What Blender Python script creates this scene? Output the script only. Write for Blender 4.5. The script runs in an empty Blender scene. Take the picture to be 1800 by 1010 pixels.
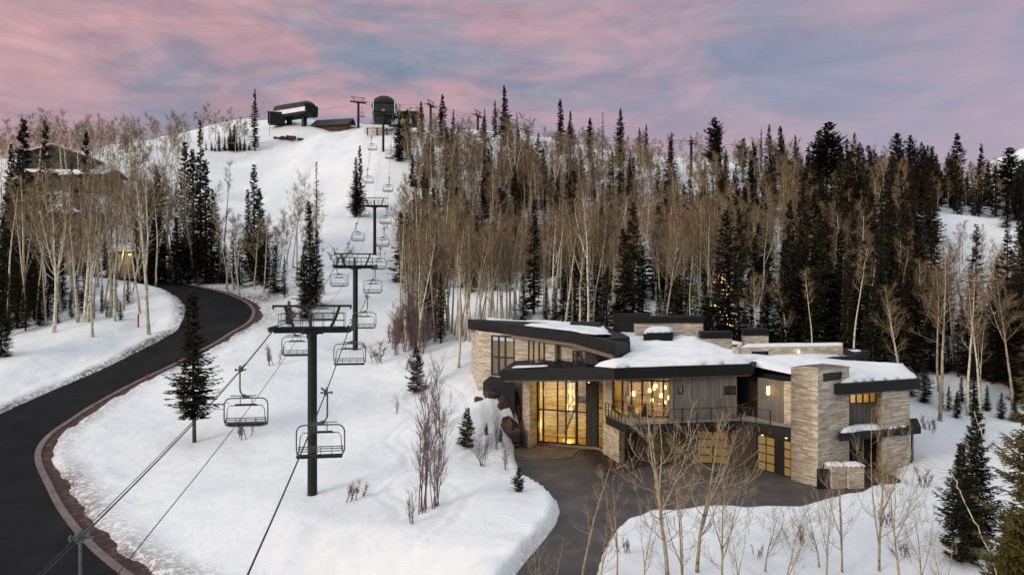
import bpy, math, random
import numpy as np
from mathutils import Vector
from mathutils.geometry import tessellate_polygon

# ------------------------------------------------------------------ camera, sky, sun, exposure
scn = bpy.context.scene
C = scn.collection
FPX = 1250.0; CX = 900.0; HY = 505.0          # focal length, centre column and eye-level row, in photo pixels
cd = bpy.data.cameras.new('camera'); cam = bpy.data.objects.new('camera', cd); C.objects.link(cam)
cam.location = (0, 0, 0); cam.rotation_euler = (math.radians(90), 0, 0)
cd.sensor_width = 36.0; cd.lens = 36.0 * FPX / 1800.0; cd.clip_start = 0.5; cd.clip_end = 6000
scn.camera = cam
scn.view_settings.view_transform = 'Standard'; scn.view_settings.look = 'None'
scn.view_settings.exposure = 0.0; scn.view_settings.gamma = 1.0; scn.view_settings.use_curve_mapping = False
SUN_DIR = Vector((-0.80, -0.52, 0.30)).normalized()      # towards the low western glow
SUN_EL = math.asin(SUN_DIR.z); SUN_AZ = math.atan2(SUN_DIR.x, SUN_DIR.y)
sl = bpy.data.lights.new('sun', 'SUN'); sl.energy = 2.1; sl.angle = math.radians(22); sl.color = (1.0, 0.83, 0.64)
so = bpy.data.objects.new('sun', sl); C.objects.link(so); so.rotation_euler = (-SUN_DIR).to_track_quat('-Z', 'Y').to_euler()

def world():
    w = bpy.data.worlds.new('World'); scn.world = w; w.use_nodes = True
    nt = w.node_tree; N = nt.nodes; L = nt.links; N.clear()
    def n(t, **k):
        x = N.new(t)
        for a, b in k.items(): setattr(x, a, b)
        return x
    out = n('ShaderNodeOutputWorld')
    tc = n('ShaderNodeTexCoord'); sep = n('ShaderNodeSeparateXYZ'); L.new(tc.outputs['Generated'], sep.inputs[0])
    sky = n('ShaderNodeTexSky', sky_type='NISHITA', sun_disc=False)
    sky.sun_elevation = SUN_EL; sky.sun_rotation = SUN_AZ; sky.altitude = 2400
    skm = n('ShaderNodeMix', data_type='RGBA', blend_type='MULTIPLY'); skm.inputs[0].default_value = 1
    L.new(sky.outputs[0], skm.inputs[6]); skm.inputs[7].default_value = (0.07, 0.07, 0.07, 1)
    mp = n('ShaderNodeMapping'); L.new(tc.outputs['Generated'], mp.inputs[0])
    mp.inputs['Rotation'].default_value = (0, math.radians(-4), 0)
    mp.inputs['Scale'].default_value = (2.1, 2.1, 7.0); mp.inputs['Location'].default_value = (3.1, 0.4, 1.65)
    def noise(vec, sc, det, rough, dist):
        x = n('ShaderNodeTexNoise'); x.inputs['Scale'].default_value = sc; x.inputs['Detail'].default_value = det
        x.inputs['Roughness'].default_value = rough; x.inputs['Distortion'].default_value = dist
        L.new(vec, x.inputs['Vector']); return x.outputs[0]
    def ramp(fac, stops):
        r = n('ShaderNodeValToRGB'); e = r.color_ramp.elements
        while len(e) < len(stops): e.new(0.5)
        for q, (p, c) in zip(e, stops): q.position = p; q.color = (*c, 1)
        L.new(fac, r.inputs[0]); return r.outputs[0]
    def mix(f, a, b):
        m = n('ShaderNodeMix', data_type='RGBA')
        if isinstance(f, float): m.inputs[0].default_value = f
        else: L.new(f, m.inputs[0])
        for s, v in ((6, a), (7, b)):
            if isinstance(v, tuple): m.inputs[s].default_value = (*v, 1)
            else: L.new(v, m.inputs[s])
        return m.outputs[2]
    n1 = noise(mp.outputs[0], 1.3, 8, 0.60, 0.5)
    n2 = noise(mp.outputs[0], 3.6, 9, 0.68, 0.7)
    cl = ramp(n1, [(0.38, (0.22, 0.245, 0.325)), (0.47, (0.315, 0.27, 0.33)), (0.55, (0.485, 0.30, 0.33)), (0.70, (0.66, 0.36, 0.355))])
    c2 = ramp(n2, [(0.3, (0.70, 0.74, 0.80)), (0.66, (1.14, 1.12, 1.08))])
    m2 = n('ShaderNodeMix', data_type='RGBA', blend_type='MULTIPLY'); m2.inputs[0].default_value = 1
    L.new(cl, m2.inputs[6]); L.new(c2, m2.inputs[7])
    # bluer and duller towards the east side, pinker low down
    xr = n('ShaderNodeMapRange'); L.new(sep.outputs[0], xr.inputs[0])
    xr.inputs[1].default_value = -0.15; xr.inputs[2].default_value = 0.6; xr.inputs[3].default_value = 0.0; xr.inputs[4].default_value = 0.6
    east = mix(xr.outputs[0], m2.outputs[2], (0.29, 0.285, 0.375))
    lo = n('ShaderNodeMapRange'); L.new(sep.outputs[2], lo.inputs[0])
    lo.inputs[1].default_value = 0.12; lo.inputs[2].default_value = 0.26; lo.inputs[3].default_value = 0.42; lo.inputs[4].default_value = 0.0
    low = mix(lo.outputs[0], east, (0.49, 0.295, 0.335))
    # away from the sunset, low down, the dusk sky is a dull slate blue
    bk = n('ShaderNodeMapRange'); L.new(sep.outputs[1], bk.inputs[0])
    bk.inputs[1].default_value = 0.25; bk.inputs[2].default_value = -0.35; bk.inputs[3].default_value = 0.0; bk.inputs[4].default_value = 0.85
    low = mix(bk.outputs[0], low, (0.19, 0.20, 0.25))
    # overhead the cloud sheet is bright and neutral
    up = n('ShaderNodeMapRange'); L.new(sep.outputs[2], up.inputs[0])
    up.inputs[1].default_value = 0.36; up.inputs[2].default_value = 0.62; up.inputs[3].default_value = 0.0; up.inputs[4].default_value = 1.0
    zen = mix(up.outputs[0], low, (0.88, 0.93, 0.975))
    fin = n('ShaderNodeMix', data_type='RGBA', blend_type='ADD'); fin.inputs[0].default_value = 0.25
    L.new(zen, fin.inputs[6]); L.new(skm.outputs[2], fin.inputs[7])
    bg = n('ShaderNodeBackground'); L.new(fin.outputs[2], bg.inputs[0]); bg.inputs[1].default_value = 1.0
    L.new(bg.outputs[0], out.inputs[0])
world()

# ------------------------------------------------------------------ pixel <-> place helpers
def PD(px, d): return ((px - CX) / FPX * d, d)
def PZ(px, row, z): return PD(px, -z * FPX / (row - HY))
def P3(px, row, d): return Vector(((px - CX) / FPX * d, d, (HY - row) / FPX * d))
def ZR(row, d): return (HY - row) / FPX * d

# ------------------------------------------------------------------ object helpers
def tag(o, label=None, cat=None, group=None, kind=None):
    if label: o['label'] = label
    if cat: o['category'] = cat
    if group: o['group'] = group
    if kind: o['kind'] = kind
    return o
def empty(name, loc=(0, 0, 0), rz=0.0):
    o = bpy.data.objects.new(name, None); C.objects.link(o); o.location = loc; o.rotation_euler = (0, 0, rz); return o
def kids(o): return [c for c in list(bpy.data.objects) if c.parent == o]
class MB:
    def __init__(s): s.v = []; s.f = []; s.m = []
    def add(s, vs, fs, m=0):
        b = len(s.v); s.v.extend(vs)
        for f in fs: s.f.append(tuple(b + i for i in f)); s.m.append(m)
    def box(s, c, size, rz=0.0, m=0):
        cx, cy, cz = c; a, b, h = size[0] / 2, size[1] / 2, size[2] / 2; co, si = math.cos(rz), math.sin(rz)
        vs = []
        for z in (-h, h):
            for x, y in ((-a, -b), (a, -b), (a, b), (-a, b)): vs.append((cx + x * co - y * si, cy + x * si + y * co, cz + z))
        s.add(vs, [(3, 2, 1, 0), (4, 5, 6, 7), (0, 1, 5, 4), (1, 2, 6, 5), (2, 3, 7, 6), (3, 0, 4, 7)], m); return s
    def prism(s, pts, z0, z1, m=0):
        """plan polygon between z0 and z1; z may be a list, one per corner"""
        n = len(pts)
        a = sum(pts[i][0] * pts[(i + 1) % n][1] - pts[(i + 1) % n][0] * pts[i][1] for i in range(n))
        Z0 = list(z0) if isinstance(z0, (list, tuple)) else [z0] * n; Z1 = list(z1) if isinstance(z1, (list, tuple)) else [z1] * n
        pts = list(pts)
        if a < 0: pts.reverse(); Z0.reverse(); Z1.reverse()
        vs = [(p[0], p[1], z) for p, z in zip(pts, Z0)] + [(p[0], p[1], z) for p, z in zip(pts, Z1)]
        tri = tessellate_polygon([[Vector((p[0], p[1], 0)) for p in pts]])
        fs = []
        for t in tri:
            p, q, r = (pts[i] for i in t)
            up = (q[0] - p[0]) * (r[1] - p[1]) - (q[1] - p[1]) * (r[0] - p[0]) > 0
            t = tuple(t) if up else tuple(reversed(t))
            fs.append(tuple(n + i for i in t)); fs.append(tuple(reversed(t)))
        fs += [(i, (i + 1) % n, n + (i + 1) % n, n + i) for i in range(n)]
        s.add(vs, fs, m); return s
    def wall(s, p, q, z0, z1, t=0.3, m=0, side=1):
        """upright slab from plan point p to q; thickness goes to the left of p->q when side is 1"""
        d = Vector((q[0] - p[0], q[1] - p[1])); d.normalize(); nx, ny = -d.y * t * side, d.x * t * side
        return s.prism([p, q, (q[0] + nx, q[1] + ny), (p[0] + nx, p[1] + ny)], z0, z1, m)
    def tube(s, pts, rad, n=8, m=0, cap=True):
        pts = [Vector(p) for p in pts]; k = len(pts)
        if not isinstance(rad, (list, tuple)): rad = [rad] * k
        ref = None; rings = []
        for i in range(k):
            t = pts[min(i + 1, k - 1)] - pts[max(i - 1, 0)]
            if t.length < 1e-9: t = Vector((0, 0, 1))
            t.normalize()
            if ref is None: ref = t.orthogonal().normalized()
            else:
                ref = ref - t * ref.dot(t)
                ref = ref.normalized() if ref.length > 1e-6 else t.orthogonal().normalized()
            b = t.cross(ref); rings.append([pts[i] + (ref * math.cos(2 * math.pi * j / n) + b * math.sin(2 * math.pi * j / n)) * rad[i] for j in range(n)])
        vs = [tuple(p) for r in rings for p in r]; fs = []
        for i in range(k - 1):
            for j in range(n): fs.append((i * n + j, i * n + (j + 1) % n, (i + 1) * n + (j + 1) % n, (i + 1) * n + j))
        if cap: fs.append(tuple(reversed(range(n)))); fs.append(tuple((k - 1) * n + j for j in range(n)))
        s.add(vs, fs, m); return s
    def build(s, name, mats, parent=None, smooth=False, loc=None):
        me = bpy.data.meshes.new(name)
        me.from_pydata([tuple(v) for v in s.v], [], s.f)
        if not isinstance(mats, (list, tuple)): mats = [mats]
        for x in mats: me.materials.append(x)
        if len(mats) > 1: me.polygons.foreach_set('material_index', s.m)
        if smooth: me.polygons.foreach_set('use_smooth', [True] * len(s.f))
        me.update()
        o = bpy.data.objects.new(name, me); C.objects.link(o)
        if parent: o.parent = parent
        if loc is not None: o.location = loc
        return o

# ------------------------------------------------------------------ materials
def mat(name, col=(0.5, 0.5, 0.5), rough=0.7, metal=0.0, spec=0.3, fn=None):
    m = bpy.data.materials.new(name); m.use_nodes = True; nt = m.node_tree; b = nt.nodes['Principled BSDF']
    b.inputs['Base Color'].default_value = (*col, 1); b.inputs['Roughness'].default_value = rough
    b.inputs['Metallic'].default_value = metal; b.inputs['Specular IOR Level'].default_value = spec
    if fn: fn(nt, b)
    return m
def nd(nt, t, **k):
    x = nt.nodes.new(t)
    for a, b in k.items(): setattr(x, a, b)
    return x
def tex_noise(nt, vec, scale, det=4, rough=0.55, dist=0.0):
    x = nd(nt, 'ShaderNodeTexNoise'); x.inputs['Scale'].default_value = scale; x.inputs['Detail'].default_value = det
    x.inputs['Roughness'].default_value = rough; x.inputs['Distortion'].default_value = dist
    if vec is not None: nt.links.new(vec, x.inputs['Vector'])
    return x.outputs[0]
def cramp(nt, fac, stops):
    r = nd(nt, 'ShaderNodeValToRGB'); e = r.color_ramp.elements
    while len(e) < len(stops): e.new(0.5)
    for q, (p, c) in zip(e, stops): q.position = p; q.color = (*c, 1)
    nt.links.new(fac, r.inputs[0]); return r.outputs[0]
def bump(nt, b, h, strength=0.3, dist=0.05):
    x = nd(nt, 'ShaderNodeBump'); x.inputs['Strength'].default_value = strength; x.inputs['Distance'].default_value = dist
    nt.links.new(h, x.inputs['Height']); nt.links.new(x.outputs[0], b.inputs['Normal'])
def pos(nt): return nd(nt, 'ShaderNodeNewGeometry').outputs['Position']
def objc(nt): return nd(nt, 'ShaderNodeTexCoord').outputs['Object']
def mult(nt, a, c, f=1.0):
    m = nd(nt, 'ShaderNodeMix', data_type='RGBA', blend_type='MULTIPLY'); m.inputs[0].default_value = f
    nt.links.new(a, m.inputs[6]); nt.links.new(c, m.inputs[7]); return m.outputs[2]
def wall_uv(nt):
    g = nd(nt, 'ShaderNodeNewGeometry'); cr = nd(nt, 'ShaderNodeVectorMath', operation='CROSS_PRODUCT')
    nt.links.new(g.outputs['True Normal'], cr.inputs[0]); cr.inputs[1].default_value = (0, 0, 1)
    dt = nd(nt, 'ShaderNodeVectorMath', operation='DOT_PRODUCT'); nt.links.new(cr.outputs[0], dt.inputs[0]); nt.links.new(g.outputs['Position'], dt.inputs[1])
    sp = nd(nt, 'ShaderNodeSeparateXYZ'); nt.links.new(g.outputs['Position'], sp.inputs[0])
    cb = nd(nt, 'ShaderNodeCombineXYZ'); nt.links.new(dt.outputs['Value'], cb.inputs[0]); nt.links.new(sp.outputs[2], cb.inputs[1])
    return cb.outputs[0]
def f_noise(scale, stops, bs=0.0, bd=0.02, det=5, world_space=True, dist=0.0, bscale=None):
    def fn(nt, b):
        v = pos(nt) if world_space else objc(nt)
        h = tex_noise(nt, v, scale, det, 0.6, dist); nt.links.new(cramp(nt, h, stops), b.inputs['Base Color'])
        if bs: bump(nt, b, tex_noise(nt, v, bscale or scale * 3, 6, 0.65), bs, bd)
    return fn
def f_snow(nt, b):
    v = pos(nt)
    h1 = tex_noise(nt, v, 0.09, 5, 0.55, 0.3); h2 = tex_noise(nt, v, 0.9, 6, 0.6)
    c = mult(nt, cramp(nt, h1, [(0.3, (0.72, 0.74, 0.78)), (0.7, (0.83, 0.84, 0.85))]), cramp(nt, h2, [(0.25, (0.93, 0.93, 0.94)), (0.6, (1, 1, 1))]))
    at = nd(nt, 'ShaderNodeAttribute', attribute_name='grime'); gn = tex_noise(nt, v, 2.2, 8, 0.75)
    gm = nd(nt, 'ShaderNodeMath', operation='MULTIPLY'); nt.links.new(at.outputs['Fac'], gm.inputs[0]); nt.links.new(cramp(nt, gn, [(0.42, (0, 0, 0)), (0.52, (1, 1, 1))]), gm.inputs[1])
    mg = nd(nt, 'ShaderNodeMix', data_type='RGBA'); nt.links.new(gm.outputs[0], mg.inputs[0]); nt.links.new(c, mg.inputs[6]); mg.inputs[7].default_value = (0.16, 0.115, 0.10, 1); c = mg.outputs[2]
    nt.links.new(c, b.inputs['Base Color'])
    ad = nd(nt, 'ShaderNodeMath', operation='ADD')
    nt.links.new(tex_noise(nt, v, 0.55, 5, 0.55, 0.6), ad.inputs[0])
    sc = nd(nt, 'ShaderNodeMath', operation='MULTIPLY'); sc.inputs[1].default_value = 0.12
    nt.links.new(tex_noise(nt, v, 7.0, 4, 0.6), sc.inputs[0]); nt.links.new(sc.outputs[0], ad.inputs[1])
    bump(nt, b, ad.outputs[0], 0.42, 0.5)
def f_stone(nt, b):
    uv = wall_uv(nt)
    def bricks(w, h, off):
        br = nd(nt, 'ShaderNodeTexBrick'); br.inputs['Scale'].default_value = 1.0
        br.inputs['Brick Width'].default_value = w; br.inputs['Row Height'].default_value = h
        br.inputs['Mortar Size'].default_value = 0.008; br.inputs['Mortar Smooth'].default_value = 0.4; br.inputs['Bias'].default_value = 0.0
        br.offset = off; br.offset_frequency = 2; br.squash = 0.62; br.squash_frequency = 3
        br.inputs['Color1'].default_value = (0, 0, 0, 1); br.inputs['Color2'].default_value = (1, 1, 1, 1); br.inputs['Mortar'].default_value = (0.2, 0.2, 0.2, 1)
        nt.links.new(uv, br.inputs['Vector']); return br
    br = bricks(1.15, 0.15, 0.37)
    mp = nd(nt, 'ShaderNodeMapping'); mp.inputs['Scale'].default_value = (0.5, 6, 1); nt.links.new(uv, mp.inputs[0])
    st = tex_noise(nt, mp.outputs[0], 1.0, 6, 0.65)
    col = cramp(nt, br.outputs['Color'], [(0.0, (0.44, 0.36, 0.27)), (0.35, (0.57, 0.48, 0.375)), (0.7, (0.68, 0.59, 0.47)), (1.0, (0.78, 0.69, 0.56))])
    col = mult(nt, col, cramp(nt, st, [(0.3, (0.52, 0.50, 0.48)), (0.55, (0.95, 0.95, 0.95)), (0.7, (1.05, 1.03, 1.0))]))
    mr = nd(nt, 'ShaderNodeMix', data_type='RGBA'); nt.links.new(br.outputs['Fac'], mr.inputs[0]); nt.links.new(col, mr.inputs[6]); mr.inputs[7].default_value = (0.13, 0.11, 0.09, 1)
    nt.links.new(mr.outputs[2], b.inputs['Base Color'])
    inv = nd(nt, 'ShaderNodeMath', operation='SUBTRACT'); nt.links.new(st, inv.inputs[0]); nt.links.new(br.outputs['Fac'], inv.inputs[1])
    bump(nt, b, inv.outputs[0], 0.8, 0.05)
def f_boards(c1, c2, w=0.22):
    def fn(nt, b):
        uv = wall_uv(nt); br = nd(nt, 'ShaderNodeTexBrick'); br.inputs['Scale'].default_value = 1.0
        sw = nd(nt, 'ShaderNodeSeparateXYZ'); nt.links.new(uv, sw.inputs[0]); cb = nd(nt, 'ShaderNodeCombineXYZ')
        nt.links.new(sw.outputs[1], cb.inputs[0]); nt.links.new(sw.outputs[0], cb.inputs[1])
        br.inputs['Brick Width'].default_value = 3.4; br.inputs['Row Height'].default_value = w; br.inputs['Mortar Size'].default_value = 0.012
        br.inputs['Color1'].default_value = (*c1, 1); br.inputs['Color2'].default_value = (*c2, 1); br.inputs['Mortar'].default_value = (0.03, 0.03, 0.03, 1)
        nt.links.new(cb.outputs[0], br.inputs['Vector'])
        mp = nd(nt, 'ShaderNodeMapping'); mp.inputs['Scale'].default_value = (14, 0.8, 1); nt.links.new(uv, mp.inputs[0])
        nt.links.new(mult(nt, br.outputs['Color'], cramp(nt, tex_noise(nt, mp.outputs[0], 1.0, 5, 0.6), [(0.3, (0.7, 0.7, 0.7)), (0.65, (1.05, 1.05, 1.05))])), b.inputs['Base Color'])
    return fn
def f_bark(nt, b):
    v = objc(nt); mp = nd(nt, 'ShaderNodeMapping'); mp.inputs['Scale'].default_value = (3, 3, 1.6); nt.links.new(v, mp.inputs[0])
    h = tex_noise(nt, mp.outputs[0], 1.5, 6, 0.7)
    oi = nd(nt, 'ShaderNodeObjectInfo')
    base = cramp(nt, h, [(0.36, (0.06, 0.05, 0.04)), (0.43, (0.42, 0.38, 0.30)), (0.54, (0.64, 0.61, 0.51)), (0.75, (0.76, 0.73, 0.64))])
    tint = cramp(nt, oi.outputs['Random'], [(0.0, (0.55, 0.48, 0.38)), (0.5, (0.95, 0.90, 0.80)), (1.0, (1.15, 1.13, 1.05))])
    nt.links.new(mult(nt, base, tint), b.inputs['Base Color'])
def f_tint(c1, c2, c3):
    def fn(nt, b):
        oi = nd(nt, 'ShaderNodeObjectInfo'); h = tex_noise(nt, objc(nt), 0.8, 3, 0.6)
        ad = nd(nt, 'ShaderNodeMath', operation='ADD'); nt.links.new(oi.outputs['Random'], ad.inputs[0]); nt.links.new(h, ad.inputs[1])
        hf = nd(nt, 'ShaderNodeMath', operation='MULTIPLY'); nt.links.new(ad.outputs[0], hf.inputs[0]); hf.inputs[1].default_value = 0.5
        nt.links.new(cramp(nt, hf.outputs[0], [(0.15, c1), (0.5, c2), (0.85, c3)]), b.inputs['Base Color'])
    return fn
def glass_mat(name, tint=(0.85, 0.88, 0.88), fac=0.09):
    m = bpy.data.materials.new(name); m.use_nodes = True; nt = m.node_tree; nt.nodes.clear()
    o = nd(nt, 'ShaderNodeOutputMaterial'); t = nd(nt, 'ShaderNodeBsdfTransparent'); t.inputs[0].default_value = (*tint, 1)
    g = nd(nt, 'ShaderNodeBsdfGlossy'); g.inputs['Roughness'].default_value = 0.03
    mx = nd(nt, 'ShaderNodeMixShader'); mx.inputs[0].default_value = fac
    nt.links.new(t.outputs[0], mx.inputs[1]); nt.links.new(g.outputs[0], mx.inputs[2]); nt.links.new(mx.outputs[0], o.inputs[0]); return m
def emis(name, col, s):
    m = bpy.data.materials.new(name); m.use_nodes = True; nt = m.node_tree; b = nt.nodes['Principled BSDF']
    b.inputs['Base Color'].default_value = (*col, 1); b.inputs['Emission Color'].default_value = (*col, 1); b.inputs['Emission Strength'].default_value = s; return m

M = {}
M['snow'] = mat('snow', (0.8, 0.8, 0.82), 0.75, fn=f_snow, spec=0.2)
M['asphalt'] = mat('asphalt', (0.04, 0.04, 0.042), 0.95, spec=0.08, fn=f_noise(0.5, [(0.3, (0.009, 0.009, 0.010)), (0.7, (0.017, 0.0165, 0.018))], 0.3, 0.01, bscale=20))
def f_asph(nt, b):
    v = pos(nt); c = mult(nt, cramp(nt, tex_noise(nt, v, 0.22, 6, 0.65), [(0.3, (0.009, 0.009, 0.010)), (0.6, (0.017, 0.0165, 0.018)), (0.78, (0.034, 0.033, 0.034))]), cramp(nt, tex_noise(nt, v, 6, 5, 0.7), [(0.3, (0.7, 0.7, 0.7)), (0.7, (1.15, 1.15, 1.15))]))
    nt.links.new(c, b.inputs['Base Color']); bump(nt, b, tex_noise(nt, v, 20, 4, 0.6), 0.3, 0.01)
M['asphalt'] = mat('asphalt', (0.015, 0.015, 0.016), 0.9, spec=0.1, fn=f_asph)
M['drive'] = mat('drive_paving', (0.09, 0.08, 0.08), 0.85, fn=f_noise(0.28, [(0.3, (0.045, 0.038, 0.038)), (0.55, (0.080, 0.069, 0.067)), (0.75, (0.125, 0.108, 0.102))], 0.3, 0.01, bscale=14))
M['path'] = mat('path_stone', (0.2, 0.16, 0.13), 0.85, fn=f_noise(0.8, [(0.3, (0.085, 0.065, 0.052)), (0.7, (0.145, 0.115, 0.092))], 0.3, 0.01, bscale=10))
M['kerb'] = mat('kerb', (0.25, 0.2, 0.18), 0.9, fn=f_noise(0.9, [(0.3, (0.12, 0.09, 0.08)), (0.7, (0.21, 0.165, 0.15))], 0.3, 0.02))
M['dirt'] = mat('dirt', (0.08, 0.05, 0.045), 0.95, fn=f_noise(1.3, [(0.3, (0.03, 0.018, 0.017)), (0.55, (0.075, 0.042, 0.038)), (0.68, (0.13, 0.085, 0.075)), (0.76, (0.5, 0.48, 0.48))], 0.8, 0.1, bscale=4))
M['mulch'] = mat('mulch', (0.05, 0.03, 0.02), 0.95, fn=f_noise(2.5, [(0.3, (0.02, 0.012, 0.009)), (0.7, (0.08, 0.045, 0.032))], 0.9, 0.08))
M['stone'] = mat('ledge_stone', (0.4, 0.35, 0.28), 0.85, fn=f_stone)
M['fascia'] = mat('dark_metal_fascia', (0.02, 0.021, 0.023), 0.6, 0.0, 0.18, fn=f_noise(0.7, [(0.3, (0.009, 0.0095, 0.0105)), (0.7, (0.016, 0.0165, 0.018))]))
M['darkstone_shaded'] = mat('dark_stone_shaded', (0.06, 0.045, 0.035), 0.9, fn=f_noise(1.6, [(0.3, (0.035, 0.026, 0.02)), (0.7, (0.085, 0.065, 0.05))], 0.6, 0.04, bscale=5))  # darker stone, with the shade under the balcony also put into its colour
M['soffit'] = mat('timber_soffit', (0.25, 0.18, 0.12), 0.7, fn=f_boards((0.24, 0.18, 0.13), (0.30, 0.23, 0.17), 0.14))
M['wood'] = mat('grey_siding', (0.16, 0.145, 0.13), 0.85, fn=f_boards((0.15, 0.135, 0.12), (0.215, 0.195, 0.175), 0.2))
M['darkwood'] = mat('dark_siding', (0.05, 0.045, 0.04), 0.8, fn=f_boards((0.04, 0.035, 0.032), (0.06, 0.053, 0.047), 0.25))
M['frame'] = mat('black_frame', (0.012, 0.012, 0.013), 0.45)
M['steel'] = mat('dark_steel', (0.035, 0.037, 0.036), 0.55, 0.3, fn=f_noise(1.5, [(0.3, (0.022, 0.024, 0.024)), (0.7, (0.045, 0.047, 0.046))]))
M['tower'] = mat('tower_green_steel', (0.012, 0.02, 0.017), 0.6, 0.0, 0.3, fn=f_noise(0.6, [(0.3, (0.006, 0.008, 0.0075)), (0.7, (0.013, 0.018, 0.016))], world_space=False))
M['galv'] = mat('galvanised', (0.12, 0.12, 0.12), 0.5, 0.5, fn=f_noise(3, [(0.3, (0.07, 0.07, 0.072)), (0.7, (0.15, 0.15, 0.15))], world_space=False))
M['rope'] = mat('steel_rope', (0.03, 0.03, 0.03), 0.6, 0.3)
M['glass'] = glass_mat('window_glass')
M['plaster'] = mat('interior_plaster', (0.55, 0.45, 0.32), 0.8, fn=f_noise(0.8, [(0.3, (0.50, 0.42, 0.30)), (0.7, (0.60, 0.5, 0.37))]))
M['floor'] = mat('interior_floor', (0.3, 0.2, 0.12), 0.4, fn=f_noise(0.8, [(0.3, (0.22, 0.14, 0.08)), (0.7, (0.34, 0.23, 0.14))]))
M['concrete'] = mat('deck_concrete', (0.32, 0.3, 0.28), 0.85, fn=f_noise(0.8, [(0.3, (0.26, 0.24, 0.22)), (0.7, (0.38, 0.36, 0.33))]))
M['lamp'] = emis('lamp_glow', (1.0, 0.66, 0.26), 5.0)
M['lampsoft'] = emis('lamp_soft', (1.0, 0.70, 0.34), 2.2)
M['frost'] = emis('garage_glass_lit', (0.24, 0.165, 0.05), 0.12)
M['frostdim'] = mat('garage_glass_unlit', (0.10, 0.08, 0.045), 0.35, fn=f_noise(0.6, [(0.3, (0.06, 0.045, 0.025)), (0.7, (0.13, 0.10, 0.06))]))
M['bulb'] = emis('fairy_bulb', (1.0, 0.58, 0.16), 3.2)
M['bark'] = mat('aspen_bark', (0.5, 0.45, 0.36), 0.85, fn=f_bark)
M['bark_tan'] = mat('young_aspen_bark', (0.4, 0.33, 0.22), 0.85, fn=f_noise(2.5, [(0.36, (0.10, 0.075, 0.05)), (0.46, (0.32, 0.25, 0.155)), (0.7, (0.47, 0.39, 0.265))], world_space=False))
M['twig'] = mat('aspen_twigs', (0.2, 0.14, 0.09), 0.9, fn=f_tint((0.12, 0.076, 0.041), (0.20, 0.132, 0.074), (0.29, 0.203, 0.12)))
M['twig_tan'] = mat('near_twigs', (0.3, 0.22, 0.14), 0.9, fn=f_tint((0.17, 0.12, 0.075), (0.25, 0.185, 0.115), (0.33, 0.255, 0.165)))
M['twig_red'] = mat('red_twigs', (0.16, 0.09, 0.085), 0.9, fn=f_tint((0.11, 0.065, 0.065), (0.16, 0.10, 0.098), (0.21, 0.145, 0.14)))
M['needle'] = mat('needles', (0.03, 0.035, 0.018), 0.9, spec=0.15, fn=f_tint((0.012, 0.018, 0.010), (0.032, 0.030, 0.015), (0.066, 0.048, 0.023)))
M['needle_warm_lit'] = mat('olive_needles_warm_lit', (0.12, 0.1, 0.03), 0.9, spec=0.15, fn=f_tint((0.05, 0.048, 0.014), (0.13, 0.105, 0.03), (0.21, 0.155, 0.045)))  # green needles with the gold of warm light painted into their colour
M['fbark'] = mat('fir_bark', (0.07, 0.05, 0.04), 0.95, fn=f_noise(4, [(0.3, (0.04, 0.03, 0.026)), (0.7, (0.12, 0.09, 0.075))], world_space=False))
M['rock'] = mat('red_rock', (0.1, 0.06, 0.05), 0.9, fn=f_noise(0.9, [(0.3, (0.035, 0.02, 0.018)), (0.7, (0.115, 0.066, 0.055))], 0.8, 0.1, bscale=3))
M['cabin'] = mat('cabin_timber', (0.1, 0.04, 0.02), 0.85, fn=f_boards((0.10, 0.038, 0.018), (0.14, 0.058, 0.028), 0.3))
M['roofdark'] = mat('dark_shingle', (0.03, 0.032, 0.036), 0.8, fn=f_noise(1.2, [(0.3, (0.022, 0.024, 0.028)), (0.7, (0.045, 0.047, 0.052))]))
M['white'] = mat('white_panel', (0.75, 0.75, 0.76), 0.5, fn=f_noise(0.5, [(0.3, (0.68, 0.68, 0.7)), (0.7, (0.8, 0.8, 0.8))]))
M['terminal'] = mat('terminal_green', (0.01, 0.015, 0.014), 0.6, 0.0, 0.15, fn=f_noise(0.5, [(0.3, (0.007, 0.011, 0.010)), (0.7, (0.013, 0.019, 0.017))]))
M['dome'] = mat('terminal_dome', (0.05, 0.06, 0.075), 0.5, 0.0, 0.25, fn=f_noise(0.5, [(0.3, (0.012, 0.014, 0.018)), (0.7, (0.024, 0.027, 0.033))]))
M['orange'] = mat('orange_paint', (0.55, 0.2, 0.02), 0.6)
M['red'] = mat('red_paint', (0.35, 0.03, 0.02), 0.6)
M['net'] = mat('orange_fence', (0.35, 0.13, 0.05), 0.9)
M['art'] = mat('art_canvas', (0.4, 0.3, 0.15), 0.8, fn=f_noise(2.0, [(0.35, (0.12, 0.08, 0.05)), (0.5, (0.7, 0.5, 0.2)), (0.65, (0.35, 0.13, 0.05))]))
M['cloth'] = mat('upholstery', (0.3, 0.25, 0.2), 0.9)

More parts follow.
